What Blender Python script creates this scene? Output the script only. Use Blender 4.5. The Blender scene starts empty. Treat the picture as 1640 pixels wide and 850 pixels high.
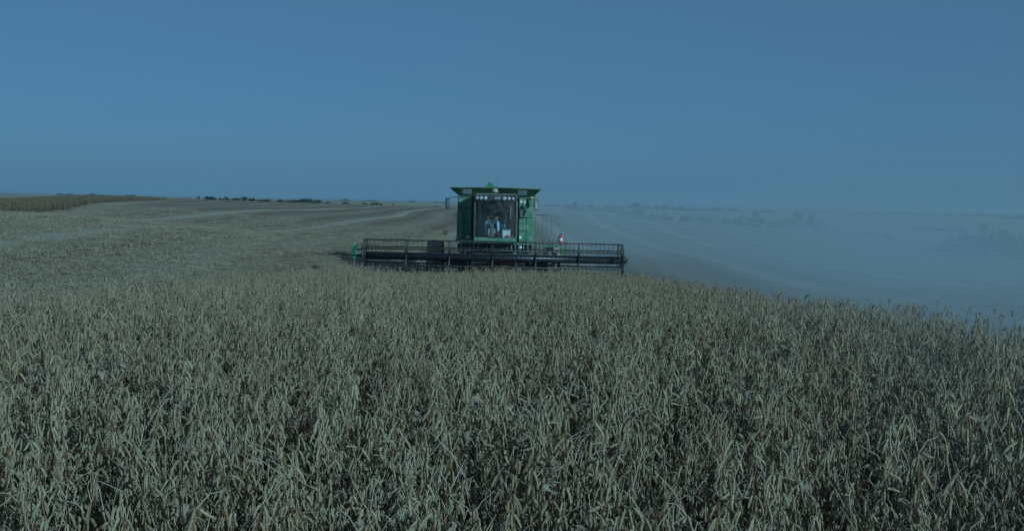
import bpy, bmesh, math, random
import numpy as np
from mathutils import Vector, Matrix, Euler

random.seed(7)
rng = np.random.default_rng(11)
sc = bpy.context.scene
C = sc.collection

# ------------------------------------------------------------------ camera
FPX = 1900.0                      # focal length in pixels of the 1640 px wide frame
PITCH, ROLL = math.atan(101 / FPX), math.radians(1.19)
EYE = 1.8
cam_d = bpy.data.cameras.new('camera'); cam = bpy.data.objects.new('camera', cam_d); C.objects.link(cam)
cam_d.sensor_width = 36; cam_d.lens = FPX / 1640 * 36
cam_d.clip_start = 0.05; cam_d.clip_end = 30000
CAM_M = Matrix.Translation((0, 0, EYE)) @ Matrix.Rotation(math.pi / 2 - PITCH, 4, 'X') @ Matrix.Rotation(ROLL, 4, 'Z')
cam.matrix_world = CAM_M
sc.camera = cam

# ------------------------------------------------------------------ sky, sun, exposure
SUN_DIR = Vector((1.0, -1.12, 0.52)).normalized()      # towards the sun
elev = math.asin(SUN_DIR.z); azim = math.atan2(SUN_DIR.x, SUN_DIR.y)
world = bpy.data.worlds.new('World'); sc.world = world; world.use_nodes = True
wn = world.node_tree.nodes; wl = world.node_tree.links
sky = wn.new('ShaderNodeTexSky'); sky.sky_type = 'NISHITA'; sky.sun_disc = False
sky.sun_elevation = elev; sky.sun_rotation = azim
sky.altitude = 300; sky.air_density = 0.5; sky.dust_density = 1.5; sky.ozone_density = 1.0
bg = wn['Background']; bg.inputs['Strength'].default_value = 0.142
# thin even haze lies over the clear sky
hz_mix = wn.new('ShaderNodeMix'); hz_mix.data_type = 'RGBA'; hz_mix.inputs[0].default_value = 0.68
wl.new(sky.outputs[0], hz_mix.inputs[6]); hz_mix.inputs[7].default_value = (0.266 / 0.12, 0.276 / 0.12, 0.300 / 0.12, 1)
wl.new(hz_mix.outputs[2], bg.inputs[0])
sun_d = bpy.data.lights.new('sun', 'SUN'); sun = bpy.data.objects.new('sun', sun_d); C.objects.link(sun)
sun_d.energy = 5.0; sun_d.angle = math.radians(0.53); sun_d.color = (1.0, 0.95, 0.86)
sun.rotation_euler = SUN_DIR.to_track_quat('Z', 'Y').to_euler()
sun.location = (40, -30, 40)
vs = sc.view_settings
sc.display_settings.display_device = 'sRGB'
vs.view_transform = 'Standard'; vs.look = 'None'; vs.gamma = 1; vs.use_curve_mapping = False
vs.exposure = -1.16
vs.use_white_balance = True; vs.white_balance_temperature = 4000; vs.white_balance_tint = -17
sc.cycles.use_denoising = True
sc.cycles.max_bounces = 8; sc.cycles.transparent_max_bounces = 16; sc.cycles.volume_bounces = 1
sc.cycles.volume_max_steps = 96

# ------------------------------------------------------------------ helpers
def pix(col, row, depth):
    """point that the frame shows at (col, row), at a given distance forward"""
    d = CAM_M.to_3x3() @ Vector(((col - 820) / FPX, -(row - 425) / FPX, -1))
    return Vector((0, 0, EYE)) + d * (depth / d.y)

def tag(o, label=None, cat=None, group=None, kind=None):
    if label: o['label'] = label
    if cat: o['category'] = cat
    if group: o['group'] = group
    if kind: o['kind'] = kind
    return o

def empty(name, loc=(0, 0, 0), rz=0, parent=None):
    o = bpy.data.objects.new(name, None); C.objects.link(o)
    o.location = loc; o.rotation_euler = (0, 0, rz); o.parent = parent
    o.empty_display_size = 0.2
    return o

class MB:
    """collects shapes; build() links them as one mesh object"""
    def __init__(s): s.v = []; s.f = []; s.m = []
    def add(s, vs_, fs, mi=0):
        b = len(s.v); s.v.extend([tuple(v) for v in vs_]); s.f.extend([tuple(i + b for i in f) for f in fs]); s.m.extend([mi] * len(fs)); return s
    def box(s, x0, x1, y0, y1, z0, z1, mi=0):
        v = [(x, y, z) for z in (z0, z1) for y in (y0, y1) for x in (x0, x1)]
        return s.add(v, [(0, 2, 3, 1), (4, 5, 7, 6), (0, 1, 5, 4), (2, 6, 7, 3), (0, 4, 6, 2), (1, 3, 7, 5)], mi)
    def hexa(s, p, mi=0):
        """8 corners: bottom ring of four then top ring of four (counter-clockwise from above)"""
        return s.add(p, [(3, 2, 1, 0), (4, 5, 6, 7), (0, 1, 5, 4), (1, 2, 6, 5), (2, 3, 7, 6), (3, 0, 4, 7)], mi)
    def prism(s, poly, axis, a0, a1, mi=0):
        """polygon in the two other axes pushed along axis"""
        n = len(poly); vs_ = []
        for a in (a0, a1):
            for (p, q) in poly:
                vs_.append({'x': (a, p, q), 'y': (p, a, q), 'z': (p, q, a)}[axis])
        return s.add(vs_, [tuple(range(n))[::-1], tuple(range(n, 2 * n))] + [(i, (i + 1) % n, n + (i + 1) % n, n + i) for i in range(n)], mi)
    def tube(s, pts, rad, n=6, mi=0, cap=True):
        pts = [Vector(p) for p in pts]
        rads = rad if isinstance(rad, (list, tuple)) else [rad] * len(pts)
        vs_ = []; fs = []; up = None
        for i, p in enumerate(pts):
            t = (pts[min(i + 1, len(pts) - 1)] - pts[max(i - 1, 0)]).normalized()
            if up is None:
                up = Vector((0, 0, 1)) if abs(t.z) < 0.9 else Vector((1, 0, 0))
            a = t.cross(up).normalized(); b = a.cross(t).normalized(); up = b
            for k in range(n):
                an = 2 * math.pi * k / n
                vs_.append(p + (a * math.cos(an) + b * math.sin(an)) * rads[i])
        for i in range(len(pts) - 1):
            for k in range(n):
                fs.append((i * n + k, i * n + (k + 1) % n, (i + 1) * n + (k + 1) % n, (i + 1) * n + k))
        if cap:
            fs.append(tuple(range(n))[::-1]); fs.append(tuple(range((len(pts) - 1) * n, len(pts) * n)))
        return s.add(vs_, fs, mi)
    def lathe(s, prof, axis, origin, n=24, mi=0):
        """prof: (radius, along)"""
        vs_ = []; fs = []; o = Vector(origin)
        for (r, a) in prof:
            for k in range(n):
                t = 2 * math.pi * k / n; c, q = r * math.cos(t), r * math.sin(t)
                vs_.append(o + Vector({'x': (a, c, q), 'y': (c, a, q), 'z': (c, q, a)}[axis]))
        for i in range(len(prof) - 1):
            for k in range(n):
                fs.append((i * n + k, i * n + (k + 1) % n, (i + 1) * n + (k + 1) % n, (i + 1) * n + k))
        fs.append(tuple(range(n))[::-1]); fs.append(tuple(range((len(prof) - 1) * n, len(prof) * n)))
        return s.add(vs_, fs, mi)
    def mesh(s, name, mats, smooth=False):
        me = bpy.data.meshes.new(name); me.from_pydata(s.v, [], s.f)
        for m in (mats if isinstance(mats, (list, tuple)) else [mats]): me.materials.append(m)
        me.polygons.foreach_set('material_index', s.m)
        if smooth: me.polygons.foreach_set('use_smooth', [True] * len(s.f))
        me.validate(); me.update()
        bm = bmesh.new(); bm.from_mesh(me); bmesh.ops.recalc_face_normals(bm, faces=bm.faces); bm.to_mesh(me); bm.free()
        return me
    def build(s, name, mats, parent=None, smooth=False, bevel=0.0):
        o = bpy.data.objects.new(name, s.mesh(name, mats, smooth)); C.objects.link(o); o.parent = parent
        if bevel:
            b = o.modifiers.new('bevel', 'BEVEL'); b.width = bevel; b.segments = 2; b.limit_method = 'ANGLE'; b.angle_limit = 0.6
        return o

def np_mesh(name, verts, faces, mats, midx=None, smooth=False):
    """verts (n,3); faces (m,k) array of equal sided faces"""
    me = bpy.data.meshes.new(name)
    verts = np.asarray(verts, np.float32); faces = np.asarray(faces, np.int32); k = faces.shape[1]
    me.vertices.add(len(verts)); me.vertices.foreach_set('co', verts.ravel())
    me.loops.add(faces.size); me.loops.foreach_set('vertex_index', faces.ravel())
    me.polygons.add(len(faces)); me.polygons.foreach_set('loop_start', np.arange(0, faces.size, k, dtype=np.int32))
    for m in mats: me.materials.append(m)
    if midx is not None: me.polygons.foreach_set('material_index', np.asarray(midx, np.int32))
    if smooth: me.polygons.foreach_set('use_smooth', np.ones(len(faces), bool))
    me.update(calc_edges=True); me.validate()
    return me

def nodes_of(name):
    m = bpy.data.materials.new(name); m.use_nodes = True
    nt = m.node_tree; return m, nt, nt.nodes, nt.links, nt.nodes['Principled BSDF']

def mix_col(nt, fac, a, b, mode='MIX'):
    n = nt.nodes.new('ShaderNodeMix'); n.data_type = 'RGBA'; n.blend_type = mode
    for sock, val in ((n.inputs[0], fac), (n.inputs[6], a), (n.inputs[7], b)):
        if hasattr(val, 'is_linked'): nt.links.new(val, sock)
        elif isinstance(val, (int, float)): sock.default_value = val
        else: sock.default_value = (*val, 1) if len(val) == 3 else val
    return n.outputs[2]

def math_n(nt, op, a, b=None, c=None, clamp=False):
    n = nt.nodes.new('ShaderNodeMath'); n.operation = op; n.use_clamp = clamp
    for i, val in enumerate((a, b, c)):
        if val is None: continue
        if hasattr(val, 'is_linked'): nt.links.new(val, n.inputs[i])
        else: n.inputs[i].default_value = val
    return n.outputs[0]

def ramp(nt, fac, lo, hi, a=0.0, b=1.0):
    n = nt.nodes.new('ShaderNodeMapRange'); n.interpolation_type = 'SMOOTHSTEP'
    nt.links.new(fac, n.inputs[0])
    for i, v in ((1, lo), (2, hi), (3, a), (4, b)): n.inputs[i].default_value = v
    return n.outputs[0]

def noise(nt, vec, scale, detail=4, rough=0.55):
    n = nt.nodes.new('ShaderNodeTexNoise'); n.inputs['Scale'].default_value = scale
    n.inputs['Detail'].default_value = detail; n.inputs['Roughness'].default_value = rough
    if vec is not None: nt.links.new(vec, n.inputs['Vector'])
    return n.outputs['Fac']

def scaled(nt, vec, s):
    n = nt.nodes.new('ShaderNodeVectorMath'); n.operation = 'MULTIPLY'; n.inputs[1].default_value = s
    nt.links.new(vec, n.inputs[0]); return n.outputs[0]

def paint(name, col, rough=0.45, metal=0.0, dirt=0.35, dirt_col=(0.33, 0.29, 0.21), scale=3.0, coat=0.0):
    """painted or moulded surface with harvest dust lying on it"""
    m, nt, N, L, p = nodes_of(name)
    tc = N.new('ShaderNodeTexCoord').outputs['Object']
    n1 = ramp(nt, noise(nt, tc, scale, 6, 0.65), 0.42, 0.72, 0.0, dirt)
    geo = N.new('ShaderNodeNewGeometry'); sp = N.new('ShaderNodeSeparateXYZ'); L.new(geo.outputs['Normal'], sp.inputs[0])
    up = ramp(nt, sp.outputs[2], 0.3, 1.0, 0.0, dirt * 0.9)
    fac = math_n(nt, 'ADD', math_n(nt, 'ADD', n1, up), dirt * 0.35, clamp=True)
    L.new(mix_col(nt, fac, col, dirt_col), p.inputs['Base Color'])
    L.new(math_n(nt, 'ADD', math_n(nt, 'MULTIPLY', fac, 0.4), rough, clamp=True), p.inputs['Roughness'])
    p.inputs['Metallic'].default_value = metal
    p.inputs['Coat Weight'].default_value = coat
    return m

def plant_mat(name, col, col2, rough=0.8, trans=0.25, scale=40.0, bias=1.0):
    m, nt, N, L, p = nodes_of(name)
    oi = N.new('ShaderNodeObjectInfo'); tc = N.new('ShaderNodeTexCoord')
    n1 = noise(nt, tc.outputs['Object'], scale, 3)
    f = math_n(nt, 'ADD', math_n(nt, 'MULTIPLY', oi.outputs['Random'], 0.55), math_n(nt, 'MULTIPLY', ramp(nt, n1, 0.3, 0.7), 0.45))
    if bias != 1.0: f = math_n(nt, 'POWER', f, bias)
    base = mix_col(nt, f, col, col2)
    L.new(base, p.inputs['Base Color']); p.inputs['Roughness'].default_value = rough
    p.inputs['Specular IOR Level'].default_value = 0.25
    if trans:
        t = N.new('ShaderNodeBsdfTranslucent'); L.new(base, t.inputs[0])
        mx = N.new('ShaderNodeMixShader'); mx.inputs[0].default_value = trans
        L.new(p.outputs[0], mx.inputs[1]); L.new(t.outputs[0], mx.inputs[2])
        L.new(mx.outputs[0], N['Material Output'].inputs[0])
    return m

# ------------------------------------------------------------------ terrain
STRIP_X0, STRIP_X1, STRIP_Y1 = -5.4, 4.45, 41.2        # last standing strip of crop
CTRL = []
def cxy(x, y, h): CTRL.append((x, y, EYE - h))
def cpx(col, row, depth):
    p = pix(col, row, depth); CTRL.append((p.x, p.y, p.z))
for x in (-9, -4, 0, 4, 9):
    cxy(x, -12, 1.75 + abs(x) * .01); cxy(x, 2, 1.8 + abs(x) * .01)
for x, y, h in [(-4, 8, 1.83), (0, 8, 1.8), (4, 9, 1.76), (-5, 13, 2.0), (0, 13, 1.95), (4, 13, 1.92), (-5, 17, 2.17), (0, 17, 2.15), (4, 17, 2.2),
                (-5, 24, 2.5), (0, 24, 2.5), (4, 24, 2.48), (-5, 33, 2.9), (0, 33, 2.9), (4, 33, 2.92), (-5, 41, 3.2), (0, 41, 3.22), (4, 41, 3.26),
                (-3, 46, 3.35), (0, 46, 3.35), (3, 46, 3.36), (-3, 52, 3.42), (3, 52, 3.45),
                (13, 30, 2.75), (13, 14, 2.1), (25, 12, 2.4), (-9, 21, 2.1), (-18, 12, 1.7), (-30, 12, 1.5), (-30, -12, 1.5), (30, -12, 2.4)]:
    cxy(x, y, h)
for c_, r_, d_ in [(0, 400, 31), (0, 340, 62), (0, 331, 100), (0, 329, 150), (150, 325.5, 95), (75, 323.5, 130), (150, 318.5, 165), (280, 319, 200), (280, 320, 260),
                   (300, 360, 75), (350, 325, 190), (350, 330, 300), (550, 326.5, 230), (550, 330, 350), (700, 400, 66), (700, 360, 112), (700, 336, 200), (700, 331, 290), (700, 335, 420),
                   (450, 400, 45), (820, 345, 170), (820, 336, 300), (820, 338, 450),
                   (950, 345, 250), (900, 338, 380), (1015, 350, 340), (1100, 356, 300), (1200, 363, 265), (1300, 371, 230), (1420, 385, 175), (1490, 404, 130), (1560, 410, 120), (1640, 421, 105),
                   (1300, 440, 66), (1100, 438, 60), (1500, 455, 60), (1640, 470, 42), (1200, 400, 130),
                   (1100, 353, 500), (1300, 362, 420), (1500, 384, 240), (1640, 400, 200), (1640, 372, 450), (1300, 352, 800), (1640, 355, 900), (1000, 340, 900),
                   (0, 318, 600), (300, 322, 700), (550, 325, 700), (820, 332, 800),
                   (0, 310, 2500), (550, 321.5, 2500), (820, 327.5, 2500), (1300, 341, 2500), (1640, 347, 2500),
                   (0, 307.5, 8000), (820, 324.6, 8000), (1640, 341.5, 8000)]:
    cpx(c_, r_, d_)
CT = np.array(CTRL)
def feat(x, y):
    yy = np.sqrt(np.maximum(y, 0) ** 2 + 0.0) + 15.0
    return np.clip(x / yy, -1.4, 1.4) * 3.0, np.log(yy) * 1.6, yy
def tps(r2): return np.where(r2 > 1e-12, 0.5 * r2 * np.log(np.maximum(r2, 1e-12)), 0)
_u, _w, _yy = feat(CT[:, 0], CT[:, 1])
_val = (CT[:, 2] - EYE) / _yy
_n = len(CT)
_K = tps((_u[:, None] - _u) ** 2 + (_w[:, None] - _w) ** 2) + np.eye(_n) * 2e-3
_P = np.stack([np.ones(_n), _u, _w], 1)
_A = np.block([[_K, _P], [_P.T, np.zeros((3, 3))]])
_sol = np.linalg.solve(_A, np.concatenate([_val, np.zeros(3)]))
def ground_z(x, y):
    x = np.atleast_1d(np.asarray(x, float)); y = np.atleast_1d(np.asarray(y, float))
    out = np.empty(len(x))
    for i in range(0, len(x), 20000):
        u, w, yy = feat(x[i:i + 20000], y[i:i + 20000])
        k = tps((u[:, None] - _u) ** 2 + (w[:, None] - _w) ** 2)
        s = k @ _sol[:_n] + _sol[_n] + _sol[_n + 1] * u + _sol[_n + 2] * w
        out[i:i + 20000] = np.clip(EYE + s * yy, -60, 60)
    return out
def gz(x, y): return float(ground_z(x, y)[0])

# near field: bounded on the right by a line of bushes, on the far side by the crest
FB = [pix(1640, 421, 105), pix(1490, 404, 130), pix(1420, 385, 175), pix(1300, 371, 230), pix(1200, 363, 265), pix(1100, 356, 300), pix(1015, 350, 340), pix(900, 338, 380)]
FB = [(60, -40), (48, 60)] + [(p.x, p.y) for p in FB] + [(0, 420), (-60, 430), (-160, 420), (-400, 420), (-400, -40)]
PATCH = [(-20, -20), (-22, 10), (-24, 40), (-27, 62), (-33.5, 95), (-42, 135), (-50, 172), (-60, 196), (-80, 205), (-170, 215), (-190, 100), (-150, -20)]
def signed(poly, x, y):
    P = np.array(poly, float); Q = np.roll(P, -1, 0)
    d = np.full(len(x), 1e9); ins = np.zeros(len(x), bool)
    for (ax, ay), (bx, by) in zip(P, Q):
        ex, ey = bx - ax, by - ay
        t = np.clip(((x - ax) * ex + (y - ay) * ey) / (ex * ex + ey * ey), 0, 1)
        d = np.minimum(d, np.hypot(x - ax - t * ex, y - ay - t * ey))
        cr = ((ay > y) != (by > y))
        with np.errstate(divide='ignore', invalid='ignore'):
            xi = (bx - ax) * (y - ay) / (by - ay) + ax
        ins ^= cr & (x < xi)
    return np.where(ins, d, -d)

NR, NA = 230, 720
rad = np.concatenate([[0], np.geomspace(0.35, 9000, NR - 1)])
ang = np.linspace(0, 2 * math.pi, NA, endpoint=False)
RR, AA = np.meshgrid(rad, ang, indexing='ij')
gx = (RR * np.sin(AA)).ravel(); gy = (RR * np.cos(AA)).ravel()
gzv = ground_z(gx, gy)
gzv = gzv + np.where(RR.ravel() < 400, 0.02 * np.sin(gx * 1.3 + np.sin(gy * .7)) * np.sin(gy * 0.9), 0)
i0 = (np.arange(NR - 1)[:, None] * NA + np.arange(NA)); i1 = (np.arange(NR - 1)[:, None] * NA + (np.arange(NA) + 1) % NA)
gf = np.stack([i0, i0 + NA, i1 + NA, i1], -1).reshape(-1, 4)

def ground_material():
    m, nt, N, L, p = nodes_of('stubble ground')
    geo = N.new('ShaderNodeNewGeometry'); pos = geo.outputs['Position']
    sp = N.new('ShaderNodeSeparateXYZ'); L.new(pos, sp.inputs[0])
    af = N.new('ShaderNodeAttribute'); af.attribute_name = 'field'
    ap = N.new('ShaderNodeAttribute'); ap.attribute_name = 'patch'
    # long straw streaks run with the passes of the machine
    streak = noise(nt, scaled(nt, pos, (5.0, 1.3, 1.0)), 1.0, 7, 0.7)
    fine = noise(nt, pos, 9.0, 6, 0.75)
    broad = noise(nt, scaled(nt, pos, (0.10, 0.03, 0.1)), 1.0, 4, 0.6)
    w1 = math_n(nt, 'MULTIPLY', math_n(nt, 'SINE', math_n(nt, 'ADD', math_n(nt, 'MULTIPLY', sp.outputs[1], 0.043), math_n(nt, 'MULTIPLY', sp.outputs[0], 0.05))), 0.9)
    w2 = math_n(nt, 'MULTIPLY', math_n(nt, 'SINE', math_n(nt, 'MULTIPLY', sp.outputs[1], 0.13)), 0.25)
    xs = math_n(nt, 'ADD', math_n(nt, 'ADD', sp.outputs[0], math_n(nt, 'ADD', w1, w2)), 2.6 + 91)
    ph = math_n(nt, 'FRACT', math_n(nt, 'DIVIDE', xs, 4.55))
    alt = ramp(nt, math_n(nt, 'SINE', math_n(nt, 'MULTIPLY', xs, math.pi / 4.55)), -1.0, 1.0, 1.0, 0.3)
    tri = math_n(nt, 'ABSOLUTE', math_n(nt, 'SUBTRACT', ph, 0.5))          # 0.5 at a pass edge, 0 at its middle
    tri2 = math_n(nt, 'ADD', tri, math_n(nt, 'MULTIPLY', math_n(nt, 'SUBTRACT', streak, 0.5), 0.20))
    chaff = ramp(nt, tri2, 0.19, 0.07)
    dark = ramp(nt, tri2, 0.34, 0.46)
    mixf = math_n(nt, 'ADD', math_n(nt, 'MULTIPLY', streak, 0.6), math_n(nt, 'MULTIPLY', fine, 0.4))
    stub = mix_col(nt, ramp(nt, mixf, 0.34, 0.66), (0.19, 0.147, 0.087), (0.37, 0.312, 0.197))
    stub = mix_col(nt, math_n(nt, 'MULTIPLY', dark, 0.65), stub, (0.17, 0.125, 0.07))
    stub = mix_col(nt, math_n(nt, 'MULTIPLY', math_n(nt, 'MULTIPLY', chaff, alt), 0.72), stub, (0.52, 0.46, 0.33))
    stub = mix_col(nt, ramp(nt, broad, 0.35, 0.7, 0.0, 0.35), stub, (0.27, 0.21, 0.125))
    # soil and fallen leaf under the standing crop
    soil = mix_col(nt, ramp(nt, fine, 0.4, 0.65), (0.035, 0.024, 0.016), (0.14, 0.10, 0.06))
    wob = math_n(nt, 'MULTIPLY', math_n(nt, 'SUBTRACT', noise(nt, pos, 1.7, 2), 0.5), 0.5)
    sx = math_n(nt, 'ADD', sp.outputs[0], wob)
    inx = math_n(nt, 'MULTIPLY', math_n(nt, 'GREATER_THAN', sx, STRIP_X0), math_n(nt, 'LESS_THAN', sx, STRIP_X1))
    ins = math_n(nt, 'MULTIPLY', inx, math_n(nt, 'LESS_THAN', sp.outputs[1], STRIP_Y1 + 0.6))
    col = mix_col(nt, ins, stub, soil)
    pch = ramp(nt, ap.outputs['Fac'], -0.2, 0.4)
    col = mix_col(nt, pch, col, (0.17, 0.125, 0.07))
    edge = math_n(nt, 'MULTIPLY', ramp(nt, ap.outputs['Fac'], -3.2, -2.0), ramp(nt, ap.outputs['Fac'], -0.1, -0.9))
    col = mix_col(nt, math_n(nt, 'MULTIPLY', edge, 0.6), col, (0.41, 0.365, 0.265))
    # fields beyond
    vo = N.new('ShaderNodeTexVoronoi'); vo.inputs['Scale'].default_value = 1.0; vo.inputs['Randomness'].default_value = 0.8
    L.new(scaled(nt, pos, (0.0016, 0.0007, 0.001)), vo.inputs['Vector'])
    cr = N.new('ShaderNodeValToRGB'); L.new(vo.outputs['Color'], cr.inputs[0])
    e = cr.color_ramp.elements
    e[0].position = 0.0; e[0].color = (0.36, 0.30, 0.19, 1); e[1].position = 1.0; e[1].color = (0.20, 0.19, 0.10, 1)
    for q, cc in ((0.3, (0.42, 0.36, 0.24, 1)), (0.55, (0.16, 0.15, 0.075, 1)), (0.75, (0.33, 0.28, 0.18, 1))):
        x = e.new(q); x.color = cc
    cr.color_ramp.interpolation = 'CONSTANT'
    far = mix_col(nt, ramp(nt, noise(nt, scaled(nt, pos, (0.02, 0.006, 0.02)), 1.0, 5), 0.3, 0.7, 0.0, 0.5), cr.outputs[0], (0.24, 0.21, 0.13))
    col = mix_col(nt, ramp(nt, af.outputs['Fac'], -1.0, 1.0), far, col)
    L.new(col, p.inputs['Base Color']); p.inputs['Roughness'].default_value = 0.92
    p.inputs['Specular IOR Level'].default_value = 0.15
    b = N.new('ShaderNodeBump'); b.inputs['Strength'].default_value = 0.9; b.inputs['Distance'].default_value = 0.12
    L.new(math_n(nt, 'ADD', mixf, math_n(nt, 'MULTIPLY', chaff, 0.3)), b.inputs['Height']); L.new(b.outputs[0], p.inputs['Normal'])
    return m
gm = np_mesh('ground', np.stack([gx, gy, gzv], 1), gf, [ground_material()], smooth=True)
a = gm.attributes.new('field', 'FLOAT', 'POINT'); a.data.foreach_set('value', np.clip(signed(FB, gx, gy), -50, 50).astype(np.float32))
a = gm.attributes.new('patch', 'FLOAT', 'POINT'); a.data.foreach_set('value', np.clip(signed(PATCH, gx, gy), -50, 50).astype(np.float32))
ground = bpy.data.objects.new('ground', gm); C.objects.link(ground); tag(ground, kind='structure')

# ------------------------------------------------------------------ soybean crop
M_STEM = plant_mat('soybean stem', (0.145, 0.072, 0.028), (0.26, 0.165, 0.08), trans=0.0)
M_POD = plant_mat('soybean pod', (0.135, 0.083, 0.036), (0.42, 0.36, 0.205), trans=0.10, scale=34, bias=0.62)
M_LEAF = plant_mat('dry soybean leaf', (0.20, 0.155, 0.09), (0.37, 0.32, 0.215), trans=0.2, scale=30)
M_PET = plant_mat('leaf stalk', (0.34, 0.28, 0.17), (0.52, 0.46, 0.33), trans=0.0)
PLANT_MATS = [M_STEM, M_POD, M_LEAF, M_PET]

def pod_shape(length, rings=7, sides=6, bumps=3, curve=0.35, r=0.0056):
    """curved flattened pod hanging from its stalk at the origin towards -Z"""
    mb = MB(); pts = []; rd = []
    for i in range(rings):
        t = i / (rings - 1)
        pts.append((curve * length * 0.5 * math.sin(t * math.pi * 0.8) + curve * length * .3 * t * t, 0, -length * t))
        env = min(1, t * 5 + 0.15) * min(1, (1 - t) * 4 + 0.06)
        rd.append(r * env * (0.86 + 0.2 * math.cos((t * bumps - 0.5) * 2 * math.pi)))
    mb.tube(pts, rd, sides)
    mb.v = [(x, y * 0.62, z) for (x, y, z) in mb.v]
    return mb

def leaf_shape(l, w, curl, seg=8, seed=1):
    """a dry, crumpled leaflet from the origin along +X: pointed, folded along its midrib, edges rolled"""
    r = random.Random(seed); vs_ = []; fs = []; ac = (-1, -.5, 0, .5, 1)
    for i in range(seg + 1):
        t = i / seg; ww = w * (math.sin(math.pi * (0.04 + 0.94 * t ** .8)) ** 0.9 + .02) * r.uniform(.85, 1.12)
        bx, bz = l * math.sin(curl * t) / curl, -l * (1 - math.cos(curl * t)) / curl
        for s in ac:
            lift = ww * (.55 * abs(s) - .30 * abs(s) ** 3 * (1 + math.sin(t * 7 + s * 2))) + r.uniform(-.1, .1) * ww
            vs_.append((bx + r.uniform(-.03, .03) * l * abs(s), s * ww * 0.46, bz + lift))
    n = len(ac)
    for i in range(seg):
        for k in range(n - 1):
            fs.append((i * n + k, (i + 1) * n + k, (i + 1) * n + k + 1, i * n + k + 1))
    return vs_, fs

POD_MESHES = []
for i in range(5):
    POD_MESHES.append(pod_shape(0.046 + 0.004 * i, curve=(0.12, 0.3, -0.25, 0.45, 0.2)[i], bumps=(3, 2, 3, 4, 3)[i], r=0.0052 + 0.0004 * (i % 3)))
POD_DATA = [m.mesh('pod', M_POD, smooth=True) for m in POD_MESHES]
LEAF_DATA = []
LEAF_SH = []
for i in range(5):
    v_, f_ = leaf_shape(0.062 + 0.008 * i, 0.030 + 0.004 * i, (2.2, 3.0, 1.4, 2.6, 1.8)[i], 8, i); LEAF_SH.append((v_, f_))
    mb = MB(); mb.add(v_, f_); LEAF_DATA.append(mb.mesh('leaf', M_LEAF))

def plant_spec(seed, h):
    """stem lines, pod placings, leaf stalks and leaves of one plant"""
    r = random.Random(seed)
    lines = []; pods = []; pets = []; leaves = []
    lx, ly = r.uniform(-.10, .10), r.uniform(-.10, .10)
    def curve_pts(base, tip, n, sway):
        b, t = Vector(base), Vector(tip); ph = r.uniform(0, 6)
        return [b.lerp(t, i / (n - 1)) + Vector((math.sin(i * 1.3 + ph), math.cos(i * 1.7 + ph), 0)) * sway * (i / (n - 1)) for i in range(n)]
    main = curve_pts((0, 0, -0.03), (lx, ly, h), 9, 0.012)
    lines.append((main, 0.0052, 0.0016))
    axes = [(main, 3, 9)]
    for _ in range(r.choice((1, 2, 2, 3))):
        k = r.randint(1, 3); a_ = r.uniform(0, 6.28); ln = h * r.uniform(.45, .68)
        br = curve_pts(main[k], main[k] + Vector((math.cos(a_) * ln * .38, math.sin(a_) * ln * .38, ln * .92)), 6, 0.014)
        lines.append((br, 0.0034, 0.0014)); axes.append((br, 1, 6))
    for pts, k0, k1 in axes:
        for k in range(k0, k1 - 1 + (1 if k1 == len(pts) else 0)):
            k = min(k, len(pts) - 1)
            for sub in (0.0, 0.5):
                if k == len(pts) - 1 and sub: continue
                node = pts[k].lerp(pts[min(k + 1, len(pts) - 1)], sub)
                a0 = r.uniform(0, 6.28)
                for q in range(r.choice((1, 2, 2, 3, 3))):
                    az = a0 + q * 2.1 + r.uniform(-.4, .4)
                    tilt = r.uniform(0.03, 0.38) if r.random() < .90 else r.uniform(.5, 1.6)
                    sc_ = r.uniform(.85, 1.25)
                    mat = Matrix.Translation(node + Vector((math.cos(az), math.sin(az), 0)) * 0.006) @ Matrix.Rotation(az, 4, 'Z') @ Matrix.Rotation(-tilt, 4, 'Y') @ Matrix.Rotation(r.uniform(-.6, .6), 4, 'Z') @ Matrix.Scale(sc_, 4)
                    pods.append((r.randrange(5), mat))
                if r.random() < .42:
                    az = r.uniform(0, 6.28); ln = r.uniform(.06, .18); el = r.uniform(.6, 1.4)
                    d = Vector((math.cos(az) * math.cos(el), math.sin(az) * math.cos(el), math.sin(el)))
                    tip = node + d * ln + Vector((0, 0, -0.01)); mid = node + d * ln * .5 + Vector((r.uniform(-.01, .01), r.uniform(-.01, .01), .01))
                    pets.append((node, mid, tip))
                    if node.z < h * .72 and r.random() < .45:
                        leaves.append((r.randrange(5), Matrix.Translation(tip) @ Euler((r.uniform(-1.2, 1.2), r.uniform(-.2, 1.3), az), 'XYZ').to_matrix().to_4x4() @ Matrix.Scale(r.uniform(.55, .95), 4)))
    return dict(lines=lines, pods=pods, pets=pets, leaves=leaves)

def stem_mb(sp_, n=5):
    mb = MB()
    for pts, r0, r1 in sp_['lines']:
        mb.tube(pts, [r0 + (r1 - r0) * i / (len(pts) - 1) for i in range(len(pts))], n, 0)
    for a_, m_, b_ in sp_['pets']:
        mb.tube([a_, m_, b_], [0.0019, 0.0015, 0.001], 4, 1, cap=False)
    return mb
def pods_mb(sp_, mb=None, mi=0):
    mb = mb or MB()
    for k, mat in sp_['pods']:
        mb.add([mat @ Vector(v) for v in POD_MESHES[k].v], POD_MESHES[k].f, mi)
    return mb
def leaves_mb(sp_, mb=None, mi=0):
    mb = mb or MB()
    for k, mat in sp_['leaves']:
        mb.add([mat @ Vector(v) for v in LEAF_SH[k][0]], LEAF_SH[k][1], mi)
    return mb

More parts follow.
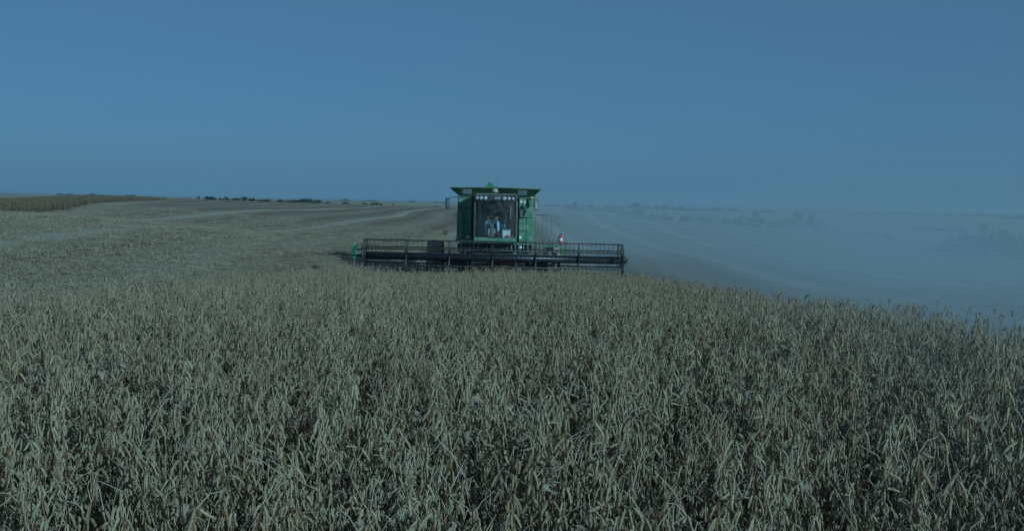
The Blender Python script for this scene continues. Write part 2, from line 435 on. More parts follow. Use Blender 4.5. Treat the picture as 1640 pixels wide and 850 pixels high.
NSPEC = 12
SPECS = [plant_spec(100 + i, 0.80 + 0.03 * (i % 5)) for i in range(NSPEC)]
STEM_DATA = [stem_mb(s).mesh('stem', [M_STEM, M_PET], True) for s in SPECS]
PODS_DATA = [pods_mb(s).mesh('pod_clusters', M_POD, True) for s in SPECS]
LEAVES_DATA = [leaves_mb(s).mesh('leaves', M_LEAF) for s in SPECS]
# whole plants as one mesh each, the sources for the mass of the crop
src = bpy.data.collections.new('crop plants')
for i, s in enumerate(SPECS):
    mb = MB()
    for pts, r0, r1 in s['lines']:
        mb.tube(pts, [r0 + (r1 - r0) * k / (len(pts) - 1) for k in range(len(pts))], 4, 0)
    pods_mb(s, mb, 1); leaves_mb(s, mb, 2)
    for a_, m_, b_ in s['pets']: mb.tube([a_, m_, b_], [0.0019, 0.0015, 0.001], 3, 3, cap=False)
    o = bpy.data.objects.new('plant_%02d' % i, mb.mesh('plant', PLANT_MATS, True)); src.objects.link(o)

def scatter(name, pts, rots, scls, idx, coll, parent=None):
    """one object whose points carry instances of the meshes in a collection"""
    me = bpy.data.meshes.new(name); n = len(pts)
    me.vertices.add(n); me.vertices.foreach_set('co', np.asarray(pts, np.float32).ravel())
    for nm, ty, dat in (('rot', 'FLOAT_VECTOR', rots), ('scl', 'FLOAT_VECTOR', scls)):
        at = me.attributes.new(nm, ty, 'POINT'); at.data.foreach_set('vector', np.asarray(dat, np.float32).ravel())
    at = me.attributes.new('pick', 'INT', 'POINT'); at.data.foreach_set('value', np.asarray(idx, np.int32))
    o = bpy.data.objects.new(name, me); C.objects.link(o); o.parent = parent
    ng = bpy.data.node_groups.new(name, 'GeometryNodeTree')
    ng.interface.new_socket('Geometry', in_out='INPUT', socket_type='NodeSocketGeometry')
    ng.interface.new_socket('Geometry', in_out='OUTPUT', socket_type='NodeSocketGeometry')
    gi, go = ng.nodes.new('NodeGroupInput'), ng.nodes.new('NodeGroupOutput')
    ci = ng.nodes.new('GeometryNodeCollectionInfo'); ci.inputs['Collection'].default_value = coll
    ci.inputs['Separate Children'].default_value = True; ci.inputs['Reset Children'].default_value = True
    ip = ng.nodes.new('GeometryNodeInstanceOnPoints'); ip.inputs['Pick Instance'].default_value = True
    def attr(nm, ty):
        a_ = ng.nodes.new('GeometryNodeInputNamedAttribute'); a_.data_type = ty; a_.inputs['Name'].default_value = nm
        return next(s for s in a_.outputs if s.enabled and s.name == 'Attribute')
    er = ng.nodes.new('FunctionNodeEulerToRotation')
    ng.links.new(gi.outputs[0], ip.inputs['Points']); ng.links.new(ci.outputs[0], ip.inputs['Instance'])
    ng.links.new(attr('pick', 'INT'), ip.inputs['Instance Index'])
    ng.links.new(attr('rot', 'FLOAT_VECTOR'), er.inputs[0]); ng.links.new(er.outputs[0], ip.inputs['Rotation'])
    ng.links.new(attr('scl', 'FLOAT_VECTOR'), ip.inputs['Scale'])
    ng.links.new(ip.outputs[0], go.inputs[0])
    md = o.modifiers.new('scatter', 'NODES'); md.node_group = ng
    return o

def jitter(x0, x1, y0, y1, step):
    X, Y = np.meshgrid(np.arange(x0, x1, step), np.arange(y0, y1, step))
    X = X.ravel() + rng.uniform(-.5, .5, X.size) * step; Y = Y.ravel() + rng.uniform(-.5, .5, Y.size) * step
    return X, Y

cx, cy = jitter(STRIP_X0, STRIP_X1, -5.0, STRIP_Y1, 0.172)
keep = ~((np.abs(cx) < .8) & (cy > -1.0) & (cy < 1.0))                    # where the photographer stands
keep &= ~((cx < -1.1) & (cx > -1.9) & (cy > 2.7) & (cy < 3.75))
keep &= ~((np.sin(cx * 4.1 + 1.3 * np.sin(cy * 2.3)) * np.sin(cy * 3.7 + 1.1 * np.sin(cx * 2.9)) > .62) & (cy < 12))   # thin places
# plants also left out near the lower left corner, to darken it
cx, cy = cx[keep], cy[keep]
cz = ground_z(cx, cy)
n_ = len(cx)
crot = np.stack([rng.normal(0, .07, n_), rng.normal(0, .07, n_), rng.uniform(0, 6.283, n_)], 1)
# wind has laid the crop slightly over; a few plants stand above the rest
cs = np.clip(rng.normal(1.0, .085, n_), .78, 1.2)
tall = (rng.random(n_) < .008) & (cx < 2.5); cs[tall] *= 1.16
cs[cx > 3.4] = np.clip(cs[cx > 3.4], .78, 1.03)
lodged = (rng.random(n_) < .07) & (cx < 3.4); crot[lodged, :2] *= 3.2
cidx = rng.integers(0, NSPEC, n_)
vis = np.where((cy > 2.95) & (np.abs(cx) < .437 * cy + .12))[0]
vis = vis[np.argsort(cy[vis])][:300]
single = np.zeros(n_, bool); single[vis] = True
crop = scatter('soybean_crop', np.stack([cx, cy, cz], 1)[~single], crot[~single], np.repeat(cs[:, None], 3, 1)[~single], cidx[~single], src)
tag(crop, 'ripe tan soybean crop standing between the foreground and the harvester', 'crop', kind='stuff')
for rank, i in enumerate(vis):
    s = SPECS[cidx[i]]
    pl = empty('soybean_plant', (cx[i], cy[i], cz[i])); pl.rotation_euler = crot[i]; pl.scale = (cs[i],) * 3
    tag(pl, 'ripe dry soybean plant hung with tan pods at the near edge of the crop', 'plant', 'soybean plants nearest the camera')
    o = bpy.data.objects.new('stem', STEM_DATA[cidx[i]]); C.objects.link(o); o.parent = pl
    if rank < 70:
        for k, mat in s['pods']:
            o = bpy.data.objects.new('pod', POD_DATA[k]); C.objects.link(o); o.parent = pl; o.matrix_local = mat
        for k, mat in s['leaves']:
            o = bpy.data.objects.new('leaf', LEAF_DATA[k]); C.objects.link(o); o.parent = pl; o.matrix_local = mat
    else:
        o = bpy.data.objects.new('pod_clusters', PODS_DATA[cidx[i]]); C.objects.link(o); o.parent = pl; tag(o, kind='stuff')
        if s['leaves']:
            o = bpy.data.objects.new('leaves', LEAVES_DATA[cidx[i]]); C.objects.link(o); o.parent = pl; tag(o, kind='stuff')

# ------------------------------------------------------------------ combine harvester
GREEN = paint('green machine paint', (0.035, 0.165, 0.07), 0.42, dirt=0.60, dirt_col=(0.30, 0.28, 0.19), coat=0.3)
GREEN_BRIGHT = paint('lighter green machine paint', (0.045, 0.20, 0.085), 0.40, dirt=0.62, coat=0.3)  # lighter copy of the machine green
BLACK = paint('black steel', (0.012, 0.012, 0.014), 0.4, dirt=0.22, scale=5)
BLACK_GLOSS = paint('black enamel', (0.012, 0.014, 0.02), 0.36, dirt=0.06, scale=2.5)
RUBBER = paint('tyre rubber', (0.04, 0.04, 0.04), 0.85, dirt=0.8, scale=4)
YELLOW = paint('yellow rim paint', (0.55, 0.38, 0.02), 0.45, dirt=0.4)
STEEL = paint('worn steel', (0.35, 0.34, 0.32), 0.4, metal=0.8, dirt=0.4)
GREY = paint('grey plastic', (0.10, 0.10, 0.105), 0.6, dirt=0.25)
LIGHTGREY = paint('pale grey plastic', (0.36, 0.37, 0.38), 0.5, dirt=0.15)
WHITE = paint('white plastic', (0.78, 0.78, 0.76), 0.45, dirt=0.08)
RED = paint('red enamel', (0.50, 0.03, 0.02), 0.35, dirt=0.1)
AMBER = paint('amber lens', (0.33, 0.40, 0.20), 0.2, dirt=0.15)
ORANGE = paint('rusty stalk', (0.22, 0.08, 0.03), 0.5, dirt=0.3)
SEATM = paint('seat cloth', (0.03, 0.032, 0.035), 0.9, dirt=0.1)
CABIN = paint('cab lining', (0.34, 0.35, 0.34), 0.8, dirt=0.1)
def lens_mat():
    m, nt, N, L, p = nodes_of('lamp lens')
    p.inputs['Base Color'].default_value = (0.44, 0.48, 0.50, 1); p.inputs['Roughness'].default_value = 0.35
    p.inputs['Metallic'].default_value = 0.25; p.inputs['Coat Weight'].default_value = 0.8
    return m
LENS = lens_mat()
def mirror_mat():
    m, nt, N, L, p = nodes_of('mirror glass')
    p.inputs['Base Color'].default_value = (0.7, 0.72, 0.74, 1); p.inputs['Metallic'].default_value = 1; p.inputs['Roughness'].default_value = 0.08
    return m
MIRROR = mirror_mat()
def glass_mat():
    m, nt, N, L, p = nodes_of('tinted cab glass')
    N.remove(p)
    t = N.new('ShaderNodeBsdfTransparent'); t.inputs[0].default_value = (0.88, 0.93, 0.92, 1)
    g = N.new('ShaderNodeBsdfGlossy'); g.inputs['Roughness'].default_value = 0.03
    d = N.new('ShaderNodeBsdfDiffuse'); d.inputs[0].default_value = (0.40, 0.37, 0.30, 1)
    fr = N.new('ShaderNodeFresnel'); fr.inputs[0].default_value = 1.5
    mx = N.new('ShaderNodeMixShader'); L.new(math_n(nt, 'MULTIPLY', fr.outputs[0], 1.0), mx.inputs[0]); L.new(t.outputs[0], mx.inputs[1]); L.new(g.outputs[0], mx.inputs[2])
    tc = N.new('ShaderNodeTexCoord')
    dust = ramp(nt, noise(nt, tc.outputs['Object'], 6, 5), 0.35, 0.8, 0.01, 0.10)
    mx2 = N.new('ShaderNodeMixShader'); L.new(dust, mx2.inputs[0]); L.new(mx.outputs[0], mx2.inputs[1]); L.new(d.outputs[0], mx2.inputs[2])
    L.new(mx2.outputs[0], N['Material Output'].inputs[0])
    return m
GLASS = glass_mat()
def pane_mat():
    m, nt, N, L, p = nodes_of('tank window plastic')
    p.inputs['Base Color'].default_value = (0.70, 0.74, 0.78, 1); p.inputs['Roughness'].default_value = 0.3
    t = N.new('ShaderNodeBsdfTranslucent'); t.inputs[0].default_value = (0.85, 0.88, 0.90, 1)
    mx = N.new('ShaderNodeMixShader'); mx.inputs[0].default_value = 0.65
    L.new(p.outputs[0], mx.inputs[1]); L.new(t.outputs[0], mx.inputs[2]); L.new(mx.outputs[0], N['Material Output'].inputs[0])
    return m
PANE = pane_mat()

OX, OY = -0.70, 44.0
OZ = EYE - 3.35
CB = empty('combine_harvester', (OX, OY, OZ))
tag(CB, 'green combine harvester with wide black reel driving through the crop', 'combine')

# -- grain tank with flared extension
tank = MB().box(-1.30, 1.36, 1.02, 4.2, 2.2, 3.56).build('grain_tank', GREEN, CB, bevel=0.03)
def flare_panel(name, a, b, c, d, th=0.025):
    """sloping sheet from bottom edge a-b to top edge d-c"""
    a, b, c, d = map(Vector, (a, b, c, d)); n = (b - a).cross(d - a).normalized() * th
    return MB().hexa([a, b, b + n, a + n, d, c, c + n, d + n]).build(name, GREEN, tank)
bl, br_, bb, bf = -1.31, 1.39, 4.2, 1.0
tl, tr, tb, tf = -1.68, 1.72, 4.6, 0.30
zb, zt = 3.55, 3.87
def on_front(x, t):       # point of the front flare at fraction t of its height
    k0, k1 = (x - tl) / (tr - tl), t
    return Vector((x, bf + (tf - bf) * t, zb + (zt - zb) * t + 0.035 * (1 - abs(2 * k0 - 1)) * t))
def front_strip(x0, x1, t0, t1, x0t=None, x1t=None):
    x0t = x0 if x0t is None else x0t; x1t = x1 if x1t is None else x1t
    n = Vector((0, -0.012, -0.022))
    p_ = [on_front(x0, t0), on_front(x1, t0), on_front(x1t, t1), on_front(x0t, t1)]
    return MB().hexa([p_[0] + n, p_[1] + n, p_[1], p_[0], p_[3] + n, p_[2] + n, p_[2], p_[3]])
mbf = MB()
def xl(t): return bl + (tl - bl) * t
def xr(t): return br_ + (tr - br_) * t
WL, WR, T0, T1 = (-1.20, -0.88), (0.88, 1.20), 0.26, 0.78
for args in ((xl(0), xr(0), 0, T0, xl(T0), xr(T0)), (xl(T0), WL[0], T0, T1, xl(T1), WL[0]), (WL[1], 0.02, T0, T1), (0.02, WR[0], T0, T1), (WR[1], xr(T0), T0, T1, WR[1], xr(T1)),
             (xl(T1), 0.02, T1, 1, xl(1), 0.02), (0.02, xr(T1), T1, 1, 0.02, xr(1))):
    q = front_strip(*args); mbf.add(q.v, q.f)
mbf.build('front_flare', GREEN, tank)
for (a0, a1) in (WL, WR):
    q = front_strip(a0 + .012, a1 - .012, T0 + .03, T1 - .03)
    MB().add([(x, y - 0.012, z - 0.006) for x, y, z in q.v], q.f).build('tank_window', PANE, tank)
flare_panel('side_flare', (bl, bb, zb), (bl, bf, zb), (tl, tf, zt), (tl, tb, zt))
flare_panel('side_flare', (br_, bf, zb), (br_, bb, zb), (tr, tb, zt), (tr, tf, zt))
flare_panel('rear_flare', (br_, bb, zb), (bl, bb, zb), (tl, tb, zt), (tr, tb, zt))
MB().add([(-.44, 1.5, 3.86), (-.0, 1.5, 3.86), (.1, 3.6, 3.86), (-.5, 3.6, 3.86), (-.24, 1.9, 4.12), (-.24, 3.2, 4.12)],
         [(0, 1, 4), (1, 2, 5, 4), (2, 3, 5), (3, 0, 4, 5), (3, 2, 1, 0)]).build('auger_cover', paint('green cover paint', (0.035, 0.20, 0.07), 0.4, dirt=0.12), tank)

# -- bodywork beside and below the cab
body = MB().box(-1.36, -0.84, 0.06, 1.0, 1.95, 3.54).box(0.90, 1.42, 0.06, 1.0, 1.95, 3.54).box(-0.84, 0.90, 0.45, 1.0, 1.95, 3.54).build('body_shell', GREEN, CB, bevel=0.02)
MB().box(-1.33, -0.84, -0.02, 0.055, 3.12, 3.53).build('side_panel', GREEN, body, bevel=0.012)
MB().box(-1.38, -1.16, -0.03, 0.05, 2.0, 2.92).build('service_door', GREEN_BRIGHT, body, bevel=0.012)
MB().box(-1.13, -0.84, 0.0, 0.05, 2.0, 3.02).build('side_panel', GREEN, body, bevel=0.012)
MB().box(-1.40, -0.80, -0.42, 0.05, 1.86, 1.98).build('step_ledge', GREEN_BRIGHT, body, bevel=0.012)
MB().tube([(-1.36, -0.12, 2.98), (-1.2, -0.12, 2.99), (-1.145, -0.12, 2.95), (-1.13, -0.12, 2.88), (-1.12, -0.12, 1.98)], 0.016, 8).build('grab_rail', GREEN_BRIGHT, body, True)
MB().box(0.92, 1.43, -0.03, 0.055, 2.80, 3.53).build('side_panel', GREEN_BRIGHT, body, bevel=0.012)
d_ = MB().box(0.93, 1.19, -0.045, 0.05, 2.31, 2.76).build('service_door', GREEN_BRIGHT, body, bevel=0.015)
MB().box(1.20, 1.46, -0.02, 0.05, 1.90, 2.78).build('side_panel', GREEN_BRIGHT, body, bevel=0.012)
MB().box(0.93, 1.18, -0.045, 0.05, 1.91, 2.29).build('service_door', GREEN_BRIGHT, body, bevel=0.015)
for x in (0.955, 1.10): MB().box(x, x + .075, -0.034, -0.031, 3.315, 3.42).build('decal', WHITE, body)
MB().box(0.945, 1.035, -0.050, -0.0455, 2.02, 2.11).build('decal', WHITE, body)
MB().box(1.24, 1.42, -0.026, -0.0205, 2.055, 2.075).build('decal', LIGHTGREY, body)
MB().lathe([(0.014, 0.0), (0.014, -0.02), (0.008, -0.025)], 'y', (1.0, -0.045, 2.55), 10).build('latch', STEEL, d_)
MB().box(0.96, 1.13, -0.17, -0.03, 2.80, 3.09).build('control_box', GREY, body, bevel=0.01)
MB().hexa([(1.06, -.12, 3.02), (1.2, -.12, 3.0), (1.2, -.04, 3.0), (1.06, -.04, 3.02), (1.05, -.12, 3.26), (1.12, -.12, 3.27), (1.12, -.04, 3.27), (1.05, -.04, 3.26)]).build('camera_housing', LIGHTGREY, body, bevel=0.01)
MB().prism([(1.26, 3.44), (1.40, 3.46), (1.31, 3.18)], 'y', -0.16, -0.04).build('lamp_bracket', GREEN, body)
MB().lathe([(0.01, 0.0), (0.06, -0.02), (0.075, -0.06), (0.07, -0.09), (0.02, -0.10)], 'y', (1.37, -0.10, 3.51), 16).build('work_lamp', AMBER, body, True)
# rear hood and engine deck
MB().prism([(1.0, 1.3), (1.0, 2.2), (4.25, 2.2), (4.25, 3.4), (6.9, 3.3), (7.6, 2.6), (7.7, 1.6), (6.6, 1.15), (2.0, 1.0)], 'x', -1.28, 1.34).build('rear_hood', GREEN, CB, bevel=0.04)
MB().box(-1.1, 1.1, 7.5, 8.1, 0.95, 1.6).build('straw_chopper', BLACK, CB, bevel=0.03)
MB().tube([(1.5, 1.6, 3.35), (1.55, 3, 3.4), (1.6, 8.2, 3.5)], 0.17, 14).build('unloading_auger', GREEN, CB, True)

# -- cab
cab = MB().box(-0.70, 0.84, -1.28, 0.40, 1.87, 2.065).build('cab_floor', GREEN_BRIGHT, CB, bevel=0.012)
MB().box(-0.66, 0.80, -1.305, -1.282, 1.955, 1.975).build('sill_strip', GREEN_BRIGHT, cab)
MB().prism([(-0.62, 3.42), (-0.70, 3.50), (-0.71, 3.58), (-0.64, 3.65), (0.76, 3.66), (0.86, 3.59), (0.86, 3.50), (0.79, 3.42)], 'y', -1.12, 0.35).build('cab_roof', GREY, cab, bevel=0.03)
vis_ = MB().prism([(-0.70, 3.38), (-0.70, 3.56), (-0.66, 3.60), (0.80, 3.61), (0.84, 3.56), (0.84, 3.38)], 'y', -1.30, -1.125).build('lamp_visor', BLACK, cab, bevel=0.015)
for k, x in enumerate((-0.605, -0.465, -0.305, 0.375, 0.535, 0.685)):
    r_ = (0.052, 0.066, 0.074, 0.074, 0.068, 0.056)[k]
    w = MB().lathe([(r_ + .012, 0.03), (r_ + .012, -0.02), (r_, -0.02)], 'y', (x, -1.31, 3.48), 20).build('lamp_ring', BLACK, vis_)
    MB().lathe([(r_, -0.021), (r_ * .9, -0.034), (r_ * .5, -0.042), (0.004, -0.045)], 'y', (x, -1.31, 3.48), 20).build('work_lamp', LENS, vis_, True)
MB().box(0.0, 0.26, -1.335, -1.302, 3.43, 3.55).build('wiper_motor', GREY, vis_, bevel=0.01)
for k in range(4): MB().box(0.03 + k * .055, 0.055 + k * .055, -1.343, -1.3365, 3.445 + .012 * (k % 2), 3.53).build('cooling_fin', LIGHTGREY, vis_)
MB().tube([(0.10, -1.345, 3.42), (0.17, -1.36, 3.30), (0.30, -1.375, 3.08)], 0.009, 6).tube([(0.20, -1.37, 3.24), (0.46, -1.385, 2.80)], 0.011, 5).build('windscreen_wiper', BLACK, cab)
# curved windscreen and side glazing
def wx(t): return -0.64 + 1.42 * t
def wy(t): return -1.17 - 0.14 * math.sin(math.pi * t)
seg = 10; vs_ = []; fs_ = []
for i in range(seg + 1):
    t = i / seg
    for z in (2.07, 3.38): vs_.append((wx(t), wy(t) - (0.03 if z < 3 else -0.02), z))
for i in range(seg): fs_.append((2 * i, 2 * i + 2, 2 * i + 3, 2 * i + 1))
MB().add(vs_, fs_).build('windscreen', GLASS, cab, True)
for x in (-0.69, 0.83): MB().add([(x, -1.08, 2.2), (x, 0.2, 2.2), (x, 0.2, 3.36), (x, -1.08, 3.36)], [(0, 1, 2, 3)]).build('side_window', GLASS, cab)
for x0, x1 in ((-0.72, -0.655), (0.795, 0.86)):
    MB().hexa([(x0, -1.22, 2.06), (x1, -1.22, 2.06), (x1, -1.14, 2.06), (x0, -1.14, 2.06), (x0, -1.2, 3.40), (x1, -1.2, 3.40), (x1, -1.12, 3.40), (x0, -1.12, 3.40)]).build('corner_pillar', BLACK if x0 < 0 else GREY, cab, bevel=0.02)  # left front pillar coloured darker, standing in for its shaded side
    MB().box(x0 + .01, x1 - .01, 0.2, 0.35, 2.06, 3.42).build('corner_pillar', BLACK, cab)
MB().box(-0.60, 0.75, 0.36, 0.40, 2.06, 2.75).build('rear_wall', CABIN, cab)
MB().box(-0.60, 0.75, 0.385, 0.39, 2.76, 3.36).build('rear_window', GLASS, cab)
MB().box(-0.52, -0.455, -1.05, -1.03, 2.62, 3.22).build('glass_reflection', LIGHTGREY, cab, bevel=0.01)  # pale strip standing in for a reflection in the cab window
MB().box(0.60, 0.68, -1.0, -0.96, 2.72, 3.26).build('pillar_strip', LIGHTGREY, cab, bevel=0.01)  # pale upright strip beside the right pillar
col_ = MB().hexa([(-.12, -1.02, 2.066), (.0, -1.02, 2.066), (.02, -.86, 2.066), (-.14, -.86, 2.066), (-.12, -.86, 2.62), (.0, -.86, 2.62), (.0, -.76, 2.66), (-.12, -.76, 2.66)]).build('steering_column', GREY, cab, bevel=0.015)
ring = MB(); pts = []
for k in range(21):
    t = 2 * math.pi * k / 20; pts.append((-.06 + .19 * math.cos(t), -.76 + .19 * math.sin(t) * .8, 2.71 + .19 * math.sin(t) * .6))
ring.tube(pts, 0.015, 6, cap=False).tube([(-.25, -.76, 2.71), (.13, -.76, 2.71)], .012, 5).build('steering_wheel', BLACK, col_, True)
seat = MB().box(-0.32, 0.18, -0.50, 0.05, 2.40, 2.52).build('seat', SEATM, cab, bevel=0.04)
MB().box(-0.31, 0.17, 0.03, 0.16, 2.5, 3.12).build('backrest', SEATM, seat, bevel=0.05)
MB().box(-0.2, 0.06, -0.4, -0.02, 2.066, 2.40).build('seat_base', CABIN, seat)
MB().box(0.27, 0.46, -0.62, -0.1, 2.40, 2.56).build('armrest_console', LIGHTGREY, cab, bevel=0.03)
MB().box(0.42, 0.62, -0.66, -0.52, 2.6, 2.84).build('control_screen', GREY, cab, bevel=0.015)

# beacon and antenna on the roof
b_ = MB().lathe([(0.05, 3.655), (0.05, 3.70), (0.115, 3.70), (0.115, 3.75), (0.105, 3.80), (0.07, 3.835), (0.01, 3.85)], 'z', (0.02, -0.25, 0), 18).build('beacon', AMBER, CB, True)
MB().tube([(0.10, 0.3, 3.66), (0.11, 0.35, 4.45)], [0.006, 0.003], 5).build('antenna', BLACK, CB)
# mirrors
for s, x in ((-1, -1.70), (1, 1.545)):
    mr = MB().box(x - .08, x + .08, -0.64, -0.56, 3.07, 3.46).build('mirror', BLACK if s < 0 else GREY, CB, bevel=0.02)  # right mirror and its face coloured paler, standing in for sunlight on them
    MB().box(x - (.02 if s < 0 else .045), x + (.055 if s < 0 else .045), -0.646, -0.641, 3.12, 3.41).build('mirror_glass', LIGHTGREY if s > 0 else MIRROR, mr)
    MB().tube([(x, -0.56, 3.42), (x * .9, -0.45, 3.50), (0.70 * s + .06, -0.5, 3.52)], 0.014, 6).build('mirror_arm', BLACK, mr)

# access platform, railings and ladder
deck = MB().box(1.44, 2.46, 0.35, 1.25, 1.70, 1.76).build('access_platform', GREEN, CB, bevel=0.01)
RY = 0.45
def rail(pts, y=RY, r=0.0135): MB().tube([(x, y, z) for x, z in pts], r, 7).build('handrail', GREEN_BRIGHT, deck, True)
rail([(1.46, 2.96), (1.53, 2.95), (1.56, 2.88), (1.55, 2.40), (1.60, 2.2), (1.71, 1.94), (1.71, 1.76)])
rail([(1.56, 2.90), (2.22, 2.90), (2.30, 2.865), (2.47, 2.86), (2.54, 2.80), (2.66, 2.2), (2.74, 1.76)])
rail([(1.85, 1.76), (1.82, 2.30), (1.83, 2.77), (1.86, 2.84), (1.93, 2.87)], RY + .02)
rail([(1.96, 2.87), (1.98, 2.23), (2.12, 1.85), (2.12, 1.76)], RY + .35)
rail([(2.16, 2.87), (2.17, 2.19), (2.22, 1.85), (2.22, 1.76)])
rail([(2.28, 2.85), (2.55, 2.29), (2.56, 1.9)], RY + .3)
rail([(2.12, 1.99), (2.12, 1.76)], RY - .06, 0.022)
lad = MB().prism([(2.44, 1.76), (2.56, 1.76), (2.66, 1.50), (2.62, 0.55), (2.56, 0.55), (2.56, 1.42)], 'y', 0.42, 0.47).build('ladder', GREEN_BRIGHT, CB)
MB().prism([(2.44, 1.76), (2.56, 1.76), (2.66, 1.50), (2.62, 0.55), (2.56, 0.55), (2.56, 1.42)], 'y', 0.93, 0.98).build('ladder_side', GREEN_BRIGHT, lad)
for z in (0.6, 0.9, 1.2, 1.48): MB().box(2.53, 2.66, 0.47, 0.93, z, z + .03).build('ladder_rung', BLACK, lad)

# amber warning lamp on a bent stalk
st = MB().tube([(-1.30, -1.5, 1.66), (-1.42, -1.5, 1.75), (-1.60, -1.5, 1.86), (-1.68, -1.5, 1.95), (-1.71, -1.5, 2.05), (-1.72, -1.5, 2.16)], 0.016, 7).build('lamp_stalk', ORANGE, CB, True)
MB().hexa([(-1.78, -1.55, 2.14), (-1.66, -1.55, 2.14), (-1.66, -1.45, 2.14), (-1.78, -1.45, 2.14), (-1.82, -1.56, 2.31), (-1.63, -1.56, 2.31), (-1.63, -1.44, 2.31), (-1.82, -1.44, 2.31)]).build('warning_lamp', paint('dark amber lens', (0.10, 0.075, 0.02), 0.3, dirt=0.1), st, bevel=0.015)

# wheels
def wheel(name, x, y, r, w):
    prof = [(r * .55, -w * .42), (r * .80, -w * .5), (r * .95, -w * .47), (r, -w * .30), (r, w * .30), (r * .95, w * .47), (r * .80, w * .5), (r * .55, w * .42)]
    t = MB().lathe(prof, 'x', (x, y, r), 40).build(name, RUBBER, CB, True)
    lug = MB()
    for k in range(22):
        for s in (-1, 1):
            an = 2 * math.pi * (k + (0.5 if s > 0 else 0)) / 22
            M_ = Matrix.Translation((x, y, r)) @ Matrix.Rotation(an, 4, 'X')
            c_ = [(s * .0, -.03, r - .01), (s * w * .46, -.16, r - .05), (s * w * .46, -.10, r - .05), (s * .0, .04, r - .01), (s * .0, -.03, r + .045), (s * w * .46, -.16, r + .0), (s * w * .46, -.10, r + .0), (s * .0, .04, r + .045)]
            lug.hexa([M_ @ Vector(q) for q in c_])
    tag(lug.build('tread', RUBBER, t), kind='stuff')
    MB().lathe([(r * .54, -w * .40), (r * .50, -w * .2), (r * .18, -w * .15), (r * .18, w * .15), (r * .50, w * .2), (r * .54, w * .40)], 'x', (x, y, r), 28).build('rim', YELLOW, t, True)
for x in (-2.28, 2.28): wheel('front_wheel', x, 2.0, 0.90, 0.64)
for x in (-1.35, 1.35): wheel('rear_wheel', x, 6.2, 0.62, 0.42)
MB().box(-2.0, 2.0, 1.85, 2.15, 0.75, 1.05).build('front_axle', BLACK, CB)
MB().box(-1.2, 1.2, 6.1, 6.3, 0.5, 0.7).build('rear_axle', BLACK, CB)

# feeder house and what shows under the cab
fh = MB().hexa([(-.78, -1.95, .35), (.72, -1.95, .35), (.72, 1.0, 1.1), (-.78, 1.0, 1.1), (-.78, -1.95, .98), (.72, -1.95, .98), (.72, 0.6, 1.80), (-.78, 0.6, 1.80)]).build('feeder_house', BLACK, CB, bevel=0.02)
gr = MB().box(-1.36, 1.44, -0.60, -0.52, 1.80, 1.855).box(-1.36, 1.44, -0.60, -0.52, 1.56, 1.60).build('under_cab_frame', GREEN, CB)
MB().box(-1.34, 1.42, -0.5, -0.46, 1.60, 1.80).build('dark_panel', BLACK, gr)  # black sheet filling the dark gap under the cab
for k in range(19): MB().box(-1.33 + k * .152, -1.31 + k * .152, -0.60, -0.515, 1.601, 1.799).build('grille_bar', LIGHTGREY if k % 3 else GREEN_BRIGHT, gr)
MB().lathe([(0.01, -.68), (0.07, -.66), (0.07, -.60)], 'y', (0.98, 0, 1.70), 14).build('headlamp', LENS, gr)
MB().tube([(.75, -1.4, 1.2), (.95, -1.0, 1.5), (1.1, -.7, 1.55), (1.2, -.6, 1.65)], .03, 7).build('hydraulic_hose', BLACK, CB, True)
MB().tube([(-.9, -1.4, 1.1), (-1.0, -1.0, 1.45), (-1.05, -.6, 1.6)], .03, 7).build('hydraulic_hose', BLACK, CB, True)
for x in (-.9, .84): MB().tube([(x, -1.8, .6), (x, .4, 1.2)], .05, 10).build('lift_cylinder', STEEL, CB, True)

# -- cutting header: floor, back sheet, end sheets, cutter bar, auger
hd = MB().box(-4.62, 4.62, -2.02, -1.96, 0.22, 0.84).build('header_back_sheet', BLACK, CB)
MB().box(-4.62, 4.62, -2.08, -1.90, 0.841, 0.92).build('header_top_beam', BLACK, hd, bevel=0.015)
MB().box(-4.60, 4.60, -3.45, -2.03, 0.14, 0.18).build('header_floor', STEEL, hd)
kn = MB()
for k in range(122):
    x = -4.58 + k * .0757; kn.add([(x - .022, -3.46, .15), (x + .022, -3.46, .15), (x, -3.60, .145), (x - .022, -3.46, .18), (x + .022, -3.46, .18), (x, -3.60, .16)], [(0, 2, 1), (3, 4, 5), (0, 1, 4, 3), (1, 2, 5, 4), (2, 0, 3, 5)])
tag(kn.build('knife_guards', STEEL, hd), kind='stuff')
au = MB().tube([(-4.5, -2.45, 0.55), (4.5, -2.45, 0.55)], 0.20, 18)
au.build('auger_tube', GREEN, hd, True)
def flight(x0, x1, turn):
    vs_ = []; fs_ = []; n = 160
    for i in range(n + 1):
        t = i / n; an = t * (x1 - x0) / .55 * 2 * math.pi * turn; x = x0 + (x1 - x0) * t
        for r in (.19, .32): vs_.append((x, -2.45 + r * math.cos(an), .55 + r * math.sin(an)))
    for i in range(n): fs_.append((2 * i, 2 * i + 2, 2 * i + 3, 2 * i + 1))
    return MB().add(vs_, fs_)
flight(-4.45, -.6, 1).build('auger_flight', STEEL, hd, True); flight(.6, 4.45, -1).build('auger_flight', STEEL, hd, True)
for s in (-1, 1):
    e_ = MB().prism([(-1.95, .2), (-3.3, .12), (-4.1, .18), (-4.35, .30), (-4.0, .52), (-3.2, .80), (-2.6, .88), (-1.95, .90)], 'x', s * 4.66 - .03, s * 4.66 + .03).build('end_sheet', GREEN, hd, bevel=0.01)
    MB().tube([(s * 4.72, -2.2, 1.35), (s * 4.74, -2.8, 1.47), (s * 4.755, -2.83, 1.40), (s * 4.77, -3.0, 1.0), (s * 4.76, -3.6, .45)], .014, 6).build('divider_rod', GREEN_BRIGHT, e_, True)
